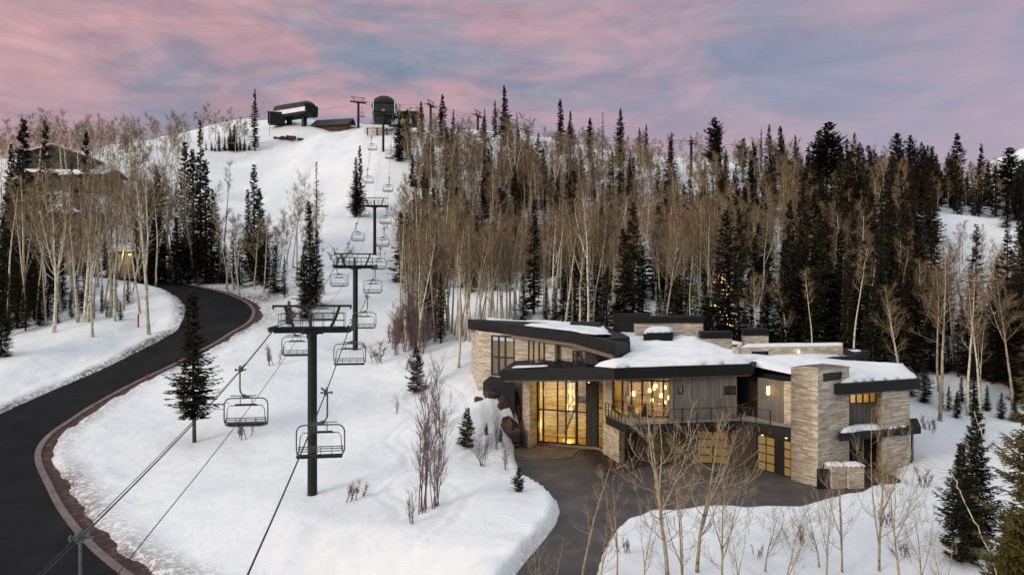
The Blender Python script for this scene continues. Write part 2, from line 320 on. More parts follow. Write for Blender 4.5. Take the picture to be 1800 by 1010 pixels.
# ------------------------------------------------------------------ terrain
ROAD_PTS = [(-60, 470, 168), (60, 480, 160), (150, 485, 153), (235, 492, 146), (305, 503, 139), (358, 519, 131), (386, 540, 123), (378, 567, 115.5), (335, 597, 109), (250, 641, 98.5), (150, 687, 89), (52, 738, 80), (-36, 800, 71), (-38, 880, 60), (-14, 960, 51), (48, 1042, 44.5), (160, 1130, 39.5), (360, 1250, 34)]
ROADW = [4.2, 4.2, 4.2, 4.3, 4.5, 4.8, 5.0, 5.0, 4.7, 4.4, 4.3, 4.4, 4.7, 4.9, 5.0, 5.0, 5.0, 5.0]
def spline(pts, k=10):
    out = []; n = len(pts)
    for i in range(n - 1):
        p0, p1, p2, p3 = pts[max(i - 1, 0)], pts[i], pts[i + 1], pts[min(i + 2, n - 1)]
        for j in range(k):
            t = j / k; out.append(tuple(0.5 * (2 * b + (c - a) * t + (2 * a - 5 * b + 4 * c - d) * t * t + (3 * b - a - 3 * c + d) * t ** 3) for a, b, c, d in zip(p0, p1, p2, p3)))
    out.append(tuple(pts[-1])); return out
road = np.array(spline([(*P3(*p), w) for p, w in zip(ROAD_PTS, ROADW)], 12))      # x y z halfwidth
G = -16.2                                    # drive level
DRIVE = [PZ(px, r, G) for px, r in ((905, 803), (911, 820), (921, 838), (942, 850), (963, 864), (979, 880), (985, 897), (977, 921), (962, 942), (946, 961), (925, 985), (906, 1010), (880, 1050), (850, 1110), (1010, 1110), (1036, 1050), (1047, 1010), (1056, 976), (1072, 945), (1086, 930), (1108, 916), (1152, 904), (1188, 901), (1268, 898), (1350, 899.5), (1403, 898), (1457, 886), (1505, 873), (1535, 860), (1552, 850))]
DRIVE += [(33.0, 61.0), (33.0, 66.5), (12, 71.0), (6.5, 72.5), (2.0, 73.6), (0.9, 73.2), (0.3, 72.4)]
HOUSE = [(0.4, 73.5), (9, 66.5), (24.5, 60.5), (29, 60.5), (35.2, 62.6), (35.5, 84), (14, 92), (6, 82), (1, 82)]
ctrl = [(0, 45, -15.9), (-1, 60, -15.4), (4, 30, -17.0), (20, 44, -15.8), (22, 30, -17.6), (36, 50, -15.9), (46, 60, -15.6), (42, 68, -15.4), (50, 82, -14.2), (-10, 45, -17.1), (-19, 46, -18.1),
        (-16.2, 57.7, -16.8), (-27, 62, -17.0), (-38, 72, -16.6), (-9, 68, -15.0), (-4, 76, -13.0), (-4.4, 82, -11.1), (2.0, 80, -10.9), (-0.5, 75.5, -14.0), (-12, 85, -12.4), (-23.4, 106, -9.15), (-32.9, 170, 8.5), (-42.3, 232, 44.5),
        (-25, 85, -12.6), (-36, 92, -11.2), (15, 100, -6.2), (28, 96, -8.4), (38, 90, -11.4), (0, 0, -21), (-30, 10, -22), (35, 5, -20), (10, -60, -24), (-80, 40, -21), (-75, 75, -17), (90, 40, -17), (80, 70, -14.8)]
for p in ((849, 686, 76.5), (880, 690, 74.8), (902, 692, 74.0), (838, 702, 74), (862, 708, 73.2), (885, 742, 72.6), (900, 768, 72.2), (870, 752, 70.5), (30, 582, 112), (240, 574, 112), (0, 620, 98), (120, 545, 122), (200, 520, 132), (300, 488, 146), (400, 492, 146), (470, 497, 138), (520, 528, 124), (560, 480, 145), (480, 400, 190), (440, 330, 225), (430, 288, 252), (475, 250, 268), (560, 229, 278), (610, 231, 276), (700, 238, 264), (400, 215, 310), (330, 232, 300), (300, 300, 235), (300, 380, 190), (150, 290, 235), (150, 380, 185), (20, 300, 240), (20, 420, 175), (-120, 480, 160), (-100, 300, 240),
          (560, 320, 225), (600, 400, 185), (720, 330, 215), (700, 560, 122), (720, 470, 160), (760, 255, 258), (900, 245, 265), (1000, 262, 268), (1100, 280, 265), (1215, 300, 250), (1350, 302, 252), (1500, 305, 262), (1650, 338, 250), (1800, 335, 262), (1950, 340, 260), (850, 562, 114), (860, 380, 195), (1000, 320, 238), (950, 450, 165), (1100, 400, 190), (1140, 500, 132), (1360, 545, 115), (1370, 400, 192), (1250, 480, 140), (1500, 430, 165), (1620, 382, 178), (1700, 402, 172), (1790, 425, 162), (1690, 470, 140), (1520, 560, 112), (1620, 600, 103), (1700, 690, 86), (1810, 742, 78), (1820, 640, 96), (1900, 500, 135), (1700, 600, 100)):
    v = P3(*p); ctrl.append(tuple(v))
for i in range(0, len(road), 12): ctrl.append(tuple(road[i][:3]))
ctrl += [(-300, 100, -5), (-320, 260, 35), (-200, 420, 30), (0, 420, 38), (200, 420, 20), (330, 260, 15), (300, 100, -8), (-200, -40, -25), (200, -40, -20)]
CT = np.array(ctrl, float)
def _phi(r2): return 0.5 * r2 * np.log(r2 + 1e-9)
_n = len(CT); _K = _phi(((CT[:, None, :2] - CT[None, :, :2]) ** 2).sum(2)) + np.eye(_n) * 2.0
_P = np.c_[np.ones(_n), CT[:, :2]]; _A = np.block([[_K, _P], [_P.T, np.zeros((3, 3))]])
_W = np.linalg.solve(_A, np.r_[CT[:, 2], 0, 0, 0])
def tps(x, y):
    x = np.clip(x, -330, 340); y = np.clip(y, -70, 430)
    out = np.empty_like(x)
    for s in range(0, len(x), 20000):
        X, Y = x[s:s + 20000], y[s:s + 20000]
        r2 = (X[:, None] - CT[None, :, 0]) ** 2 + (Y[:, None] - CT[None, :, 1]) ** 2
        out[s:s + 20000] = _phi(r2) @ _W[:_n] + _W[_n] + _W[_n + 1] * X + _W[_n + 2] * Y
    return out
_rs = np.random.RandomState(4); _tab = _rs.rand(256, 256)
def vnoise(x, y):
    xi = np.floor(x).astype(int); yi = np.floor(y).astype(int); fx = x - xi; fy = y - yi
    fx = fx * fx * (3 - 2 * fx); fy = fy * fy * (3 - 2 * fy); g = lambda a, b: _tab[a % 256, b % 256]
    return (g(xi, yi) * (1 - fx) + g(xi + 1, yi) * fx) * (1 - fy) + (g(xi, yi + 1) * (1 - fx) + g(xi + 1, yi + 1) * fx) * fy - 0.5
def sd_poly(x, y, poly):
    P = np.array(poly); n = len(P); d = np.full(x.shape, 1e9); ins = np.zeros(x.shape, bool)
    for i in range(n):
        a, b = P[i], P[(i + 1) % n]; e = b - a
        t = np.clip(((x - a[0]) * e[0] + (y - a[1]) * e[1]) / (e @ e), 0, 1)
        d = np.minimum(d, np.hypot(x - a[0] - t * e[0], y - a[1] - t * e[1]))
        c = ((a[1] > y) != (b[1] > y))
        with np.errstate(divide='ignore', invalid='ignore'): xc = (b[0] - a[0]) * (y - a[1]) / (b[1] - a[1]) + a[0]
        ins ^= c & (x < xc)
    return np.where(ins, -d, d)
def road_field(x, y):
    best = np.full(x.shape, 1e9); rz = np.zeros(x.shape); rw = np.full(x.shape, 4.5); sg = np.ones(x.shape)
    for i in range(len(road) - 1):
        a, b = road[i], road[i + 1]; ex, ey = b[0] - a[0], b[1] - a[1]; L2 = ex * ex + ey * ey
        t = np.clip(((x - a[0]) * ex + (y - a[1]) * ey) / L2, 0, 1)
        qx = x - a[0] - t * ex; qy = y - a[1] - t * ey; d = np.hypot(qx, qy); k = d < best
        best = np.where(k, d, best); rz = np.where(k, a[2] + t * (b[2] - a[2]), rz); rw = np.where(k, a[3] + t * (b[3] - a[3]), rw)
        sg = np.where(k, np.sign(ex * qy - ey * qx), sg)
    return best, rz, rw, sg           # sg > 0: left of travel = the outer, island side
def sstep(t): t = np.clip(t, 0, 1); return t * t * (3 - 2 * t)
def height(x, y):
    x = np.asarray(x, float).ravel(); y = np.asarray(y, float).ravel()
    h = tps(x, y)
    far = sstep((y - 100) / 90)
    h += vnoise(x / 9.0, y / 9.0) * (0.7 + 1.6 * far) + vnoise(x / 3.1 + 7, y / 3.1) * (0.30 + 0.4 * far) + vnoise(x / 1.2, y / 1.2 + 9) * 0.05
    for tx, ty, amp, wl, ph, y0, y1 in ((-3.5, 0.02, 1.6, 17, 0.3, 64, 118), (-9.5, -0.10, 1.2, 13, 2.0, 50, 100), (-6.5, -0.05, 2.2, 25, 1.0, 46, 125)):
        cx = tx + ty * (y - 60) + amp * np.sin(y / wl * 6.283 + ph); q = np.abs(np.abs(x - cx) - 0.6)
        h -= 0.16 * np.clip(1.3 - q / 0.4, 0, 1) * ((y > y0) & (y < y1))
    m = y < 200
    if m.any():
        X, Y, H = x[m], y[m], h[m]
        d, rz, rw, sg = road_field(X, Y)
        inner = rw + np.where(sg > 0, 1.35, 0.25) + vnoise(X / 1.7, Y / 1.7) * 0.7
        bank = rz + 0.38 + vnoise(X / 1.5, Y / 1.5) * 0.3
        t1 = sstep((d - inner) / 0.9); t2 = sstep((d - inner - 0.9) / 9.0)
        H = np.where(d < inner + 12, (rz - 0.13) * (1 - t1) + (bank * (1 - t2) + H * t2) * t1, H)
        s = sd_poly(X, Y, DRIVE)
        wing_side = (X < 3) & (Y > 69); t1 = sstep(s / 0.55); t2 = sstep((s - 0.5) / np.where(wing_side, 1.2, 5.0)); bank = G + 0.62 + vnoise(X / 1.4, Y / 1.4) * 0.35
        H = np.where((s < 6) & (Y < 70), (G - 0.16) * (1 - t1) + (bank * (1 - t2) + H * t2) * t1, H)
        H = np.where(s < 0.05, G - 0.16, H)
        s2 = sd_poly(X, Y, HOUSE); H = np.where(s2 < -0.1, np.minimum(H, G - 0.5), H)
        h[m] = H
    return h
def H1(x, y): return float(height([x], [y])[0])
_cache = {}
def ground(px, row, d0=35.0, d1=330.0):
    """first place where the sight line through a photo pixel meets the land"""
    ds = np.arange(d0, d1, 0.5); x = (px - CX) / FPX * ds; z = (HY - row) / FPX * ds
    h = height(x, ds); k = np.nonzero(h >= z)[0]; d = ds[k[0]] if len(k) else d1
    return Vector(((px - CX) / FPX * d, d, H1((px - CX) / FPX * d, d)))
def gd(px, d): x = (px - CX) / FPX * d; return Vector((x, d, H1(x, d)))

def axis(lo, hi, step, a, b, growth=1.09, big=14):
    v = list(np.arange(lo, hi, step)); s = step; p = v[-1]
    while p < b: s = min(s * growth, big if p < 450 else 90); p += s; v.append(p)
    s = step; p = lo; pre = []
    while p > a: s = min(s * growth, big if p > -450 else 90); p -= s; pre.append(p)
    return np.array(pre[::-1] + v)
gx = axis(-62, 52, 0.36, -2200, 2200, 1.05, 7); gy = axis(36, 112, 0.36, -900, 2600, 1.022, 7)
XX, YY = np.meshgrid(gx, gy); ZZ = height(XX, YY).reshape(XX.shape)
def grid_mesh(name, X, Y, Z, m):
    ny, nx = X.shape; me = bpy.data.meshes.new(name); v = np.stack([X, Y, Z], -1).reshape(-1, 3)
    i = (np.arange(ny - 1)[:, None] * nx + np.arange(nx - 1)[None, :]).ravel(); f = np.stack([i, i + 1, i + nx + 1, i + nx], 1)
    me.vertices.add(len(v)); me.vertices.foreach_set('co', v.astype(np.float32).ravel())
    me.loops.add(f.size); me.loops.foreach_set('vertex_index', f.astype(np.int32).ravel())
    me.polygons.add(len(f)); me.polygons.foreach_set('loop_start', np.arange(0, f.size, 4, dtype=np.int32))
    me.polygons.foreach_set('use_smooth', np.ones(len(f), bool)); me.materials.append(m); me.update(calc_edges=True); me.validate()
    o = bpy.data.objects.new(name, me); C.objects.link(o); return o
gnd = grid_mesh('snowy_ground', XX, YY, ZZ, M['snow'])
_x, _y = XX.ravel(), YY.ravel(); _d, _z, _w, _s = road_field(_x, _y); _e = _d - _w
grime = np.clip(1 - (_e - 1.0) / np.where(_s > 0, 3.4, 1.8), 0, 1) * 1.5 * (0.6 + vnoise(_x / 5, _y / 5)) + np.clip(1 - sd_poly(_x, _y, DRIVE) / 0.9, 0, 1) * 0.35
_dd = np.hypot((_x + 48.5) / 1.5, _y - 131); grime = np.maximum(grime, np.clip(1.3 - _dd / 5, 0, 1) * 1.2); _dd = np.hypot(_x + 43, _y - 118); grime = np.maximum(grime, np.clip(1 - _dd / 13, 0, 1) * 0.6)
gnd.data.attributes.new('grime', 'FLOAT', 'POINT').data.foreach_set('value', grime.astype(np.float32))
tag(gnd, 'snow covered slope and ski run', None, None, 'structure')

def ribbon(name, off0, off1, dz, m, cols=3, z_edge=None):
    mb = MB(); T = np.gradient(road[:, :2], axis=0); T /= np.linalg.norm(T, axis=1)[:, None]; Nn = np.c_[-T[:, 1], T[:, 0]]
    for i in range(len(road)):
        for j in range(cols + 1):
            o = off0(road[i, 3]) + (off1(road[i, 3]) - off0(road[i, 3])) * j / cols
            mb.v.append((road[i, 0] + Nn[i, 0] * o, road[i, 1] + Nn[i, 1] * o, road[i, 2] + dz))
    for i in range(len(road) - 1):
        for j in range(cols):
            a = i * (cols + 1) + j; mb.f.append((a + 1, a, a + cols + 1, a + cols + 2)); mb.m.append(0)
    return mb.build(name, m)
tag(ribbon('road', lambda w: -w - 0.35, lambda w: w + 0.02, 0.0, M['asphalt'], 6), 'dark asphalt road winding past the snow', None, None, 'structure')
k = ribbon('kerb', lambda w: w, lambda w: w + 0.55, 0.10, M['kerb'], 1); sm = k.modifiers.new('t', 'SOLIDIFY'); sm.thickness = 0.2
tag(k, 'pale kerb along the road', None, None, 'structure')
tag(ribbon('dirt_verge', lambda w: w + 0.5, lambda w: w + 2.2, -0.02, M['dirt'], 4), 'brown dirt verge beside the kerb', None, None, 'structure')
tag(MB().prism(DRIVE, G - 0.12, G).build('driveway', M['drive']), 'grey brown paved driveway', None, None, 'structure')
PATH = [PZ(px, r, G + 0.05) for px, r in ((897, 786), (904, 776), (1000, 783), (1020, 788), (1005, 803), (992, 805), (950, 807), (905, 800))]
tag(MB().prism(PATH, G - 0.05, G + 0.05).build('entry_path', M['path']), 'brown stone paving before the entry', None, None, 'structure')
BED = [PZ(px, r, G + 0.06) for px, r in ((1021, 789), (1055, 787), (1150, 802), (1240, 806), (1215, 812), (1130, 818), (1095, 832), (1078, 833), (1060, 827), (1040, 812))]
tag(MB().prism(BED, G - 0.05, G + 0.06).build('planting_bed', M['mulch']), 'dark brown planting bed by the garage', None, None, 'structure')

# far snowy peak at the right edge
def peak(px, row, d, w, seed, name):
    n = 46; x0, y0 = PD(px, d); zt = ZR(row, d); r = np.random.RandomState(seed); a = np.linspace(-1.6, 1.6, n); X, Y = np.meshgrid(x0 + a * w, y0 + a * w)
    R = np.hypot(X - x0, (Y - y0)); Z = zt - R / w * (zt + 40) * 0.75 + (vnoise(X / 40, Y / 40) * 45 + vnoise(X / 15, Y / 15) * 16) * np.clip(R / w * 3, 0, 1)
    tag(grid_mesh(name, X, Y, Z, M['snow']), 'far snowy peak behind the firs', None, None, 'structure')
peak(1812, 246, 950, 260, 3, 'far_mountain')
peak(1498, 292, 700, 150, 5, 'far_hill')

# ------------------------------------------------------------------ the modern house
HS = empty('modern_house', (15, 66, G)); bpy.context.view_layer.update()
tag(HS, 'modern flat roofed stone house with lit windows and snow on its roofs', 'house')
OFF = Vector((15, 66, G))
def hp(mb, name, m, parent=HS, smooth=False, label=None):
    """link a mesh given in world coordinates as a part of the house"""
    org = OFF
    mb.v = [(v[0] - org.x, v[1] - org.y, v[2] - org.z) for v in mb.v]
    o = mb.build(name, m, parent, smooth)
    if label: o['label'] = label
    return o
F1 = -12.0
# storey 0 / 1 stone walls
hp(MB().wall(PD(941, 73.4), PD(932, 73.0), G, -8.6, 0.5, side=-1).prism([PD(912, 74.6), PD(931, 71.6), PD(944, 73.2), PD(925, 76.5)], G - 0.3, -8.6), 'entry_pier', M['stone'])
hp(MB().prism([PD(1059.5, 69.4), PD(1071, 67.9), PD(1088, 65.4), PD(1098, 66.4), PD(1078, 70.2)], G - 0.3, F1 - 0.75).prism([PD(1059.5, 69.4), PD(1066, 67.8), PD(1076, 67.6), PD(1074, 70.0)], F1 - 0.75, -7.8), 'corner_pier', M['stone'])
hp(MB().wall(PD(905, 75.2), PD(912.5, 74.8), -13, -8.6, 0.4), 'wall', M['stone'])
# upper left wing
LW = [PD(829, 86), PD(841, 80), PD(863, 79.0), PD(905, 77.2), PD(928, 76.3), PD(957, 75.2), PD(958.5, 74.6), PD(975, 72.9), PD(979, 73.6), PD(1006, 72.6), PD(1030, 71.8), PD(1052, 71.0)]
zt = {0: -4.9, 1: -4.9, 2: -5.0, 3: -5.15, 4: -5.25, 5: -5.4, 6: -5.4, 7: -5.55, 8: -5.55, 9: -5.7, 10: -5.85, 11: -6.0}
w = MB()
def lw(i, j, z0, z1=None): w.wall(LW[i], LW[j], z0, [zt[i], zt[j], zt[j], zt[i]] if z1 is None else z1, 0.3)
lw(0, 1, -14.0); lw(1, 2, -14.0)
lw(2, 3, -14.0, ZR(661, 78)); lw(2, 3, ZR(589, 78))
lw(3, 4, -8.8); lw(4, 5, -8.8, ZR(644, 75.8)); lw(4, 5, ZR(598, 75.8)); lw(6, 7, -8.6); lw(8, 9, -8.5)
lw(9, 10, -8.4, ZR(640, 72)); lw(9, 10, ZR(616, 72))
hp(w, 'wing_wall', M['stone'])
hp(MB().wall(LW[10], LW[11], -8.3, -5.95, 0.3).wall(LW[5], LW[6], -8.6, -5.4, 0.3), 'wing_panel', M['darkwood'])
hp(MB().prism([PD(842, 81), PD(905, 79.5), PD(1050, 77.6), PD(1060, 84), PD(860, 92)], -11.6, -11.2), 'wing_floor', M['floor'])
hp(MB().prism([PD(846, 84), PD(1040, 76), PD(1040, 76.4), PD(846, 84.4)], -11.2, -6.2), 'inner_wall', M['plaster'])

def window(p, q, z0, z1, cols, rows=(), t=0.12, fr=0.11, name='window', depth=0.1, parent=HS, glass='glass', vpos=None, proud=0.0):
    """frame with mullions between plan points p and q; glass pane is its sub-part"""
    d = Vector((q[0] - p[0], q[1] - p[1])); L = d.length; d.normalize(); nrm = Vector((-d.y, d.x))
    mb = MB()
    def bar(a, b, za, zb):
        P = Vector(p) + d * a - nrm * proud; Q = Vector(p) + d * b - nrm * proud; mb.wall(P, Q, za, zb, t)
    bar(0, fr, z0, z1); bar(L - fr, L, z0, z1); bar(fr, L - fr, z0, z0 + fr); bar(fr, L - fr, z1 - fr, z1)
    vp = vpos if vpos is not None else [i / cols for i in range(1, cols)]
    for v in vp: bar(v * L - fr / 2, v * L + fr / 2, z0 + fr, z1 - fr)
    xs = [fr] + [v for u in vp for v in (u * L - fr / 2, u * L + fr / 2)] + [L - fr]
    for r in rows:
        zz = z0 + (z1 - z0) * r
        for a, b in zip(xs[::2], xs[1::2]): bar(a, b, zz - fr / 2, zz + fr / 2)
    f = hp(mb, name, M['frame'], parent)
    P = Vector(p) + d * fr * 0.5 + nrm * t * 0.5; Q = Vector(p) + d * (L - fr * 0.5) + nrm * t * 0.5
    g = MB().wall(P, Q, z0 + fr * 0.5, z1 - fr * 0.5, 0.02)
    hp(g, 'pane', M[glass], f)
    return f
window(LW[2], LW[3], ZR(661, 78), ZR(589, 78), 3, (0.46,), fr=0.2, vpos=[0.32, 0.6])
window(LW[4], LW[5], ZR(644, 75.8), ZR(598, 75.8), 3, (), fr=0.14)
window(LW[9], LW[10], ZR(640, 72), ZR(616, 72), 3, (), fr=0.1)
# wing roof
RL = [PD(822, 83), PD(1003, 70), PD(1082, 66), PD(1108, 71.5), PD(1065, 90), PD(850, 97)]
RLz = [ZR(560.6, 83), ZR(581, 70), ZR(603, 66), -5.45, -4.75, -4.35]
wr = hp(MB().prism(RL, [z - 1.15 for z in RLz], RLz), 'wing_roof', M['fascia'])
ins = [(x + (6 - x) * 0.035, y + (82 - y) * 0.05) for x, y in RL]
hp(MB().prism(ins, [z - 1.55 for z in RLz], [z - 1.16 for z in RLz]), 'soffit', M['soffit'], wr)
hp(MB().prism([PD(1048, 71), PD(1078, 68.6), PD(1107, 71), PD(1090, 79), PD(1052, 77)], -7.2, ZR(592, 71)), 'roof_box', M['fascia'])
# lower dark retaining panel by the wing
hp(MB().prism([PD(849, 77), PD(862, 75.6), PD(905, 73.0), PD(905, 74), PD(862, 77), PD(850, 78.5)], -13.5, [ZR(671, 77), ZR(660, 75.6), ZR(667, 73), ZR(667, 74), ZR(660, 77), ZR(671, 78.5)]), 'retaining_wall', M['fascia'])

# entry hall glazing (two storeys high), door and hall shell
E0, E1, E2, E3 = PD(944, 73.2), PD(1014, 71.7), PD(1032, 71.3), PD(1050, 70.9)
window(E0, E1, -15.9, -8.7, 4, (0.47,), fr=0.15, vpos=[0.16, 0.52, 0.73])
window(E1, E2, -15.9, -8.7, 1, (0.47,), fr=0.12)
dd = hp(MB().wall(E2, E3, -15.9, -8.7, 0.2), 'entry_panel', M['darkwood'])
window(E3, PD(1060, 70.0), -15.9, -8.7, 1, (0.3, 0.55), fr=0.1)
hp(MB().prism([E0, E3, PD(1060, 70.0), PD(1085, 84), PD(960, 86)], G - 0.3, -15.9), 'hall_floor', M['floor'])
hp(MB().wall(PD(950, 76.6), PD(1062, 75.4), -15.9, -8.6, 0.3).wall(PD(944, 74), PD(950, 76.6), -15.9, -8.6, 0.3, side=-1).wall(PD(1062, 70.5), PD(1062, 75.4), -15.9, -8.6, 0.2, side=-1), 'hall_wall', M['stone'])
hp(MB().prism([PD(1012, 73.6), PD(1050, 72.6), PD(1052, 75.2), PD(1014, 75.6)], -11.9, -11.5), 'landing', M['darkwood'])
st = MB()
for i in range(12): st.prism([PD(1016 - i * 2.2, 74.3), PD(1018.4 - i * 2.2, 74.3), PD(1018.4 - i * 2.2, 75.6), PD(1016 - i * 2.2, 75.6)], -11.9 - i * 0.33, -11.6 - i * 0.33)
hp(st, 'stair', M['darkwood'])

# main block upper storey
U = {k: PD(px, d) for k, (px, d) in dict(a=(1078, 69.8), b=(1093, 66.4), c=(1179, 65.6), d=(1179, 63.9), e=(1295, 65.2), f=(1297, 68.5), g=(1319, 66.4), h=(1332, 65.8), i=(1378, 62.9), j=(1393, 62.1)).items()}
window(U['a'], U['b'], F1, -8.0, 1, (0.84,), fr=0.13)
window(U['b'], U['c'], F1, -8.0, 4, (0.84,), fr=0.16, vpos=[0.2, 0.42, 0.62, 0.86])
ww = MB()
def cutwall(mb, p, q, z0, z1, holes, t=0.25):
    """upright slab with rectangular openings (a, b, za, zb) as fractions of length and heights"""
    L = Vector((q[0] - p[0], q[1] - p[1])); P = lambda a: (p[0] + L.x * a, p[1] + L.y * a); cur = 0
    for a, b, za, zb in holes:
        if a > cur: mb.wall(P(cur), P(a), z0, z1, t)
        if za > z0: mb.wall(P(a), P(b), z0, za, t)
        if zb < z1: mb.wall(P(a), P(b), zb, z1, t)
        cur = b
    if cur < 1: mb.wall(P(cur), P(1), z0, z1, t)
def lerp2(p, q, t): return (p[0] + (q[0] - p[0]) * t, p[1] + (q[1] - p[1]) * t)
cutwall(ww, U['d'], U['e'], F1, -8.0, [(0.10, 0.19, ZR(693, 64), ZR(677, 64)), (0.80, 0.99, ZR(694, 65), ZR(678, 65))])
ww.wall(U['c'], U['d'], F1, -8.0, 0.2, side=1)
hp(ww, 'siding_wall', M['wood'])
window(lerp2(U['d'], U['e'], 0.10), lerp2(U['d'], U['e'], 0.19), ZR(693, 64), ZR(677, 64), 1, fr=0.06)
window(lerp2(U['d'], U['e'], 0.80), lerp2(U['d'], U['e'], 0.99), ZR(694, 65), ZR(678, 65), 2, fr=0.06)
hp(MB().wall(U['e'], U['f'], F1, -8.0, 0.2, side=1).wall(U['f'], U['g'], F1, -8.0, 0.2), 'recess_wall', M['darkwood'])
window(U['g'], U['h'], F1, -8.3, 2, (), fr=0.1, name='door_window')
hp(MB().wall(U['h'], U['i'], F1, -8.3, 0.25), 'siding_wall', M['wood'])
hp(MB().wall(U['i'], U['j'], F1, -8.3, 0.35), 'stone_wall', M['stone'])
# rooms behind the upper glazing
hp(MB().prism([PD(1078, 69.9), PD(1093, 66.6), PD(1179, 65.8), PD(1181, 64.2), PD(1296, 65.5), PD(1320, 66.7), PD(1392, 62.6), PD(1400, 80), PD(1080, 80)], F1 - 0.35, F1), 'room_floor', M['floor'])
hp(MB().wall(PD(1080, 76), PD(1210, 74), F1, -8.0, 0.2).wall(PD(1186, 64.4), PD(1192, 74), F1, -8.0, 0.2, side=-1), 'room_wall', M['plaster'])
hp(MB().wall(PD(1316, 70.5), PD(1345, 69.5), F1, -8.3, 0.2), 'passage_wall', M['cabin'])
# balcony slab, railing
B = [PZ(1064.6, 730.7, F1), PZ(1099.4, 746.5, F1), PZ(1200, 743.5, F1), PZ(1303, 739.5, F1), PZ(1330, 743, F1), PZ(1391, 752, F1)]
slab = hp(MB().prism(B + [PD(1400, 64), PD(1320, 68), PD(1100, 70), PD(1068, 70)], F1 - 0.72, F1 - 0.352), 'balcony', M['fascia'])
hp(MB().prism([(p[0], p[1] + 0.12) for p in B] + [PD(1392, 62.0), PD(1320, 66.3), PD(1297, 68.4), PD(1295.5, 65.15), PD(1180, 63.85), PD(1178.5, 65.5), PD(1093, 66.3), PD(1078, 69.7)], F1 - 0.34, F1 + 0.01), 'deck', M['concrete'], slab)
hp(MB().prism(B + [(p[0], p[1] + 0.11) for p in reversed(B)], F1 - 0.35, F1 + 0.03), 'slab_edge', M['fascia'], slab)
rail = MB()
for p, q, in zip(B[:-2] + [B[4]], B[1:-1] + [lerp2(B[4], B[5], 0.42)]):
    rail.wall((p[0], p[1] + 0.13), (q[0], q[1] + 0.13), F1 + 1.22, F1 + 1.28, 0.06)
    rail.wall((p[0], p[1] + 0.13), (q[0], q[1] + 0.13), F1 + 0.1, F1 + 0.14, 0.03)
    n = max(1, round(math.dist(p, q) / (1.35 if p is not B[0] else 0.7)))
    for i in range(n + 1):
        a = lerp2(p, q, i / n); rail.box((a[0], a[1] + 0.16, F1 + 0.61), (0.07, 0.07, 1.22), 0.1)
hp(rail, 'balcony_railing', M['frame'])
wir = MB()
for p, q, in zip(B[:-2] + [B[4]], B[1:-1] + [lerp2(B[4], B[5], 0.42)]):
    for k in range(1, 9): wir.tube([(p[0], p[1] + 0.16, F1 + 0.12 + k * 0.125), (q[0], q[1] + 0.16, F1 + 0.12 + k * 0.125)], 0.006, 4)
hp(wir, 'railing_wire', M['steel'])

# garage level
gw = MB(); g0, g1 = PD(1098, 67.6), PD(1283, 65.0)
cutwall(gw, g0, g1, G - 0.2, F1 - 0.72, [(0.26, 0.56, G, -13.2), (0.70, 0.985, G, -13.2)], 0.3)
gw.wall(g1, PD(1290, 63.6), G - 0.2, F1 - 0.72, 0.3).wall(PD(1290, 63.6), PZ(1329, 823, G), G - 0.2, F1 - 0.72, 0.3)
hp(gw, 'garage_wall', M['darkstone_shaded'])
def garage_door(p, q, z0, z1, cols, rows=4, gm='frost'):
    d = Vector((q[0] - p[0], q[1] - p[1])); L = d.length; d.normalize(); nrm = Vector((-d.y, d.x)); fr = 0.09; mb = MB()
    P = lambda a, o=0.0: (p[0] + d.x * a + nrm.x * o, p[1] + d.y * a + nrm.y * o)
    cw = L / cols; rh = (z1 - z0) / rows
    for c in range(cols + 1): a = min(max(c * cw - fr / 2, 0), L - fr); mb.wall(P(a), P(a + fr), z0, z1, 0.08)
    for r in range(rows + 1):
        zz = min(max(z0 + r * rh - fr / 2, z0), z1 - fr)
        for c in range(cols): mb.wall(P(c * cw + fr / 2, 0.004), P((c + 1) * cw - fr / 2, 0.004), zz, zz + fr, 0.07)
    f = hp(mb, 'garage_door', M['frame']); hp(MB().wall(P(0.02, 0.04), P(L - 0.02, 0.04), z0 + 0.02, z1 - 0.02, 0.02), 'panel_glass', M[gm], f); return f
garage_door(lerp2(g0, g1, 0.26), lerp2(g0, g1, 0.56), G, -13.2, 3, 4, 'frostdim'); garage_door(lerp2(g0, g1, 0.70), lerp2(g0, g1, 0.985), G, -13.2, 2)
r0, r1 = PZ(1329, 823, G), PZ(1391, 839, G)
gw2 = MB(); cutwall(gw2, r0, r1, G - 0.2, F1 - 0.72, [(0.03, 0.55, G, -13.1), (0.78, 1.0, G, -13.1)], 0.3)
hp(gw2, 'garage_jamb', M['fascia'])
garage_door(lerp2(r0, r1, 0.03), lerp2(r0, r1, 0.55), G, -13.1, 2); garage_door(lerp2(r0, r1, 0.78), lerp2(r0, r1, 1.0), G, -13.1, 1)
hp(MB().wall(PD(1100, 74), PD(1420, 70), G, F1 - 0.7, 0.2), 'garage_back_wall', M['concrete'])

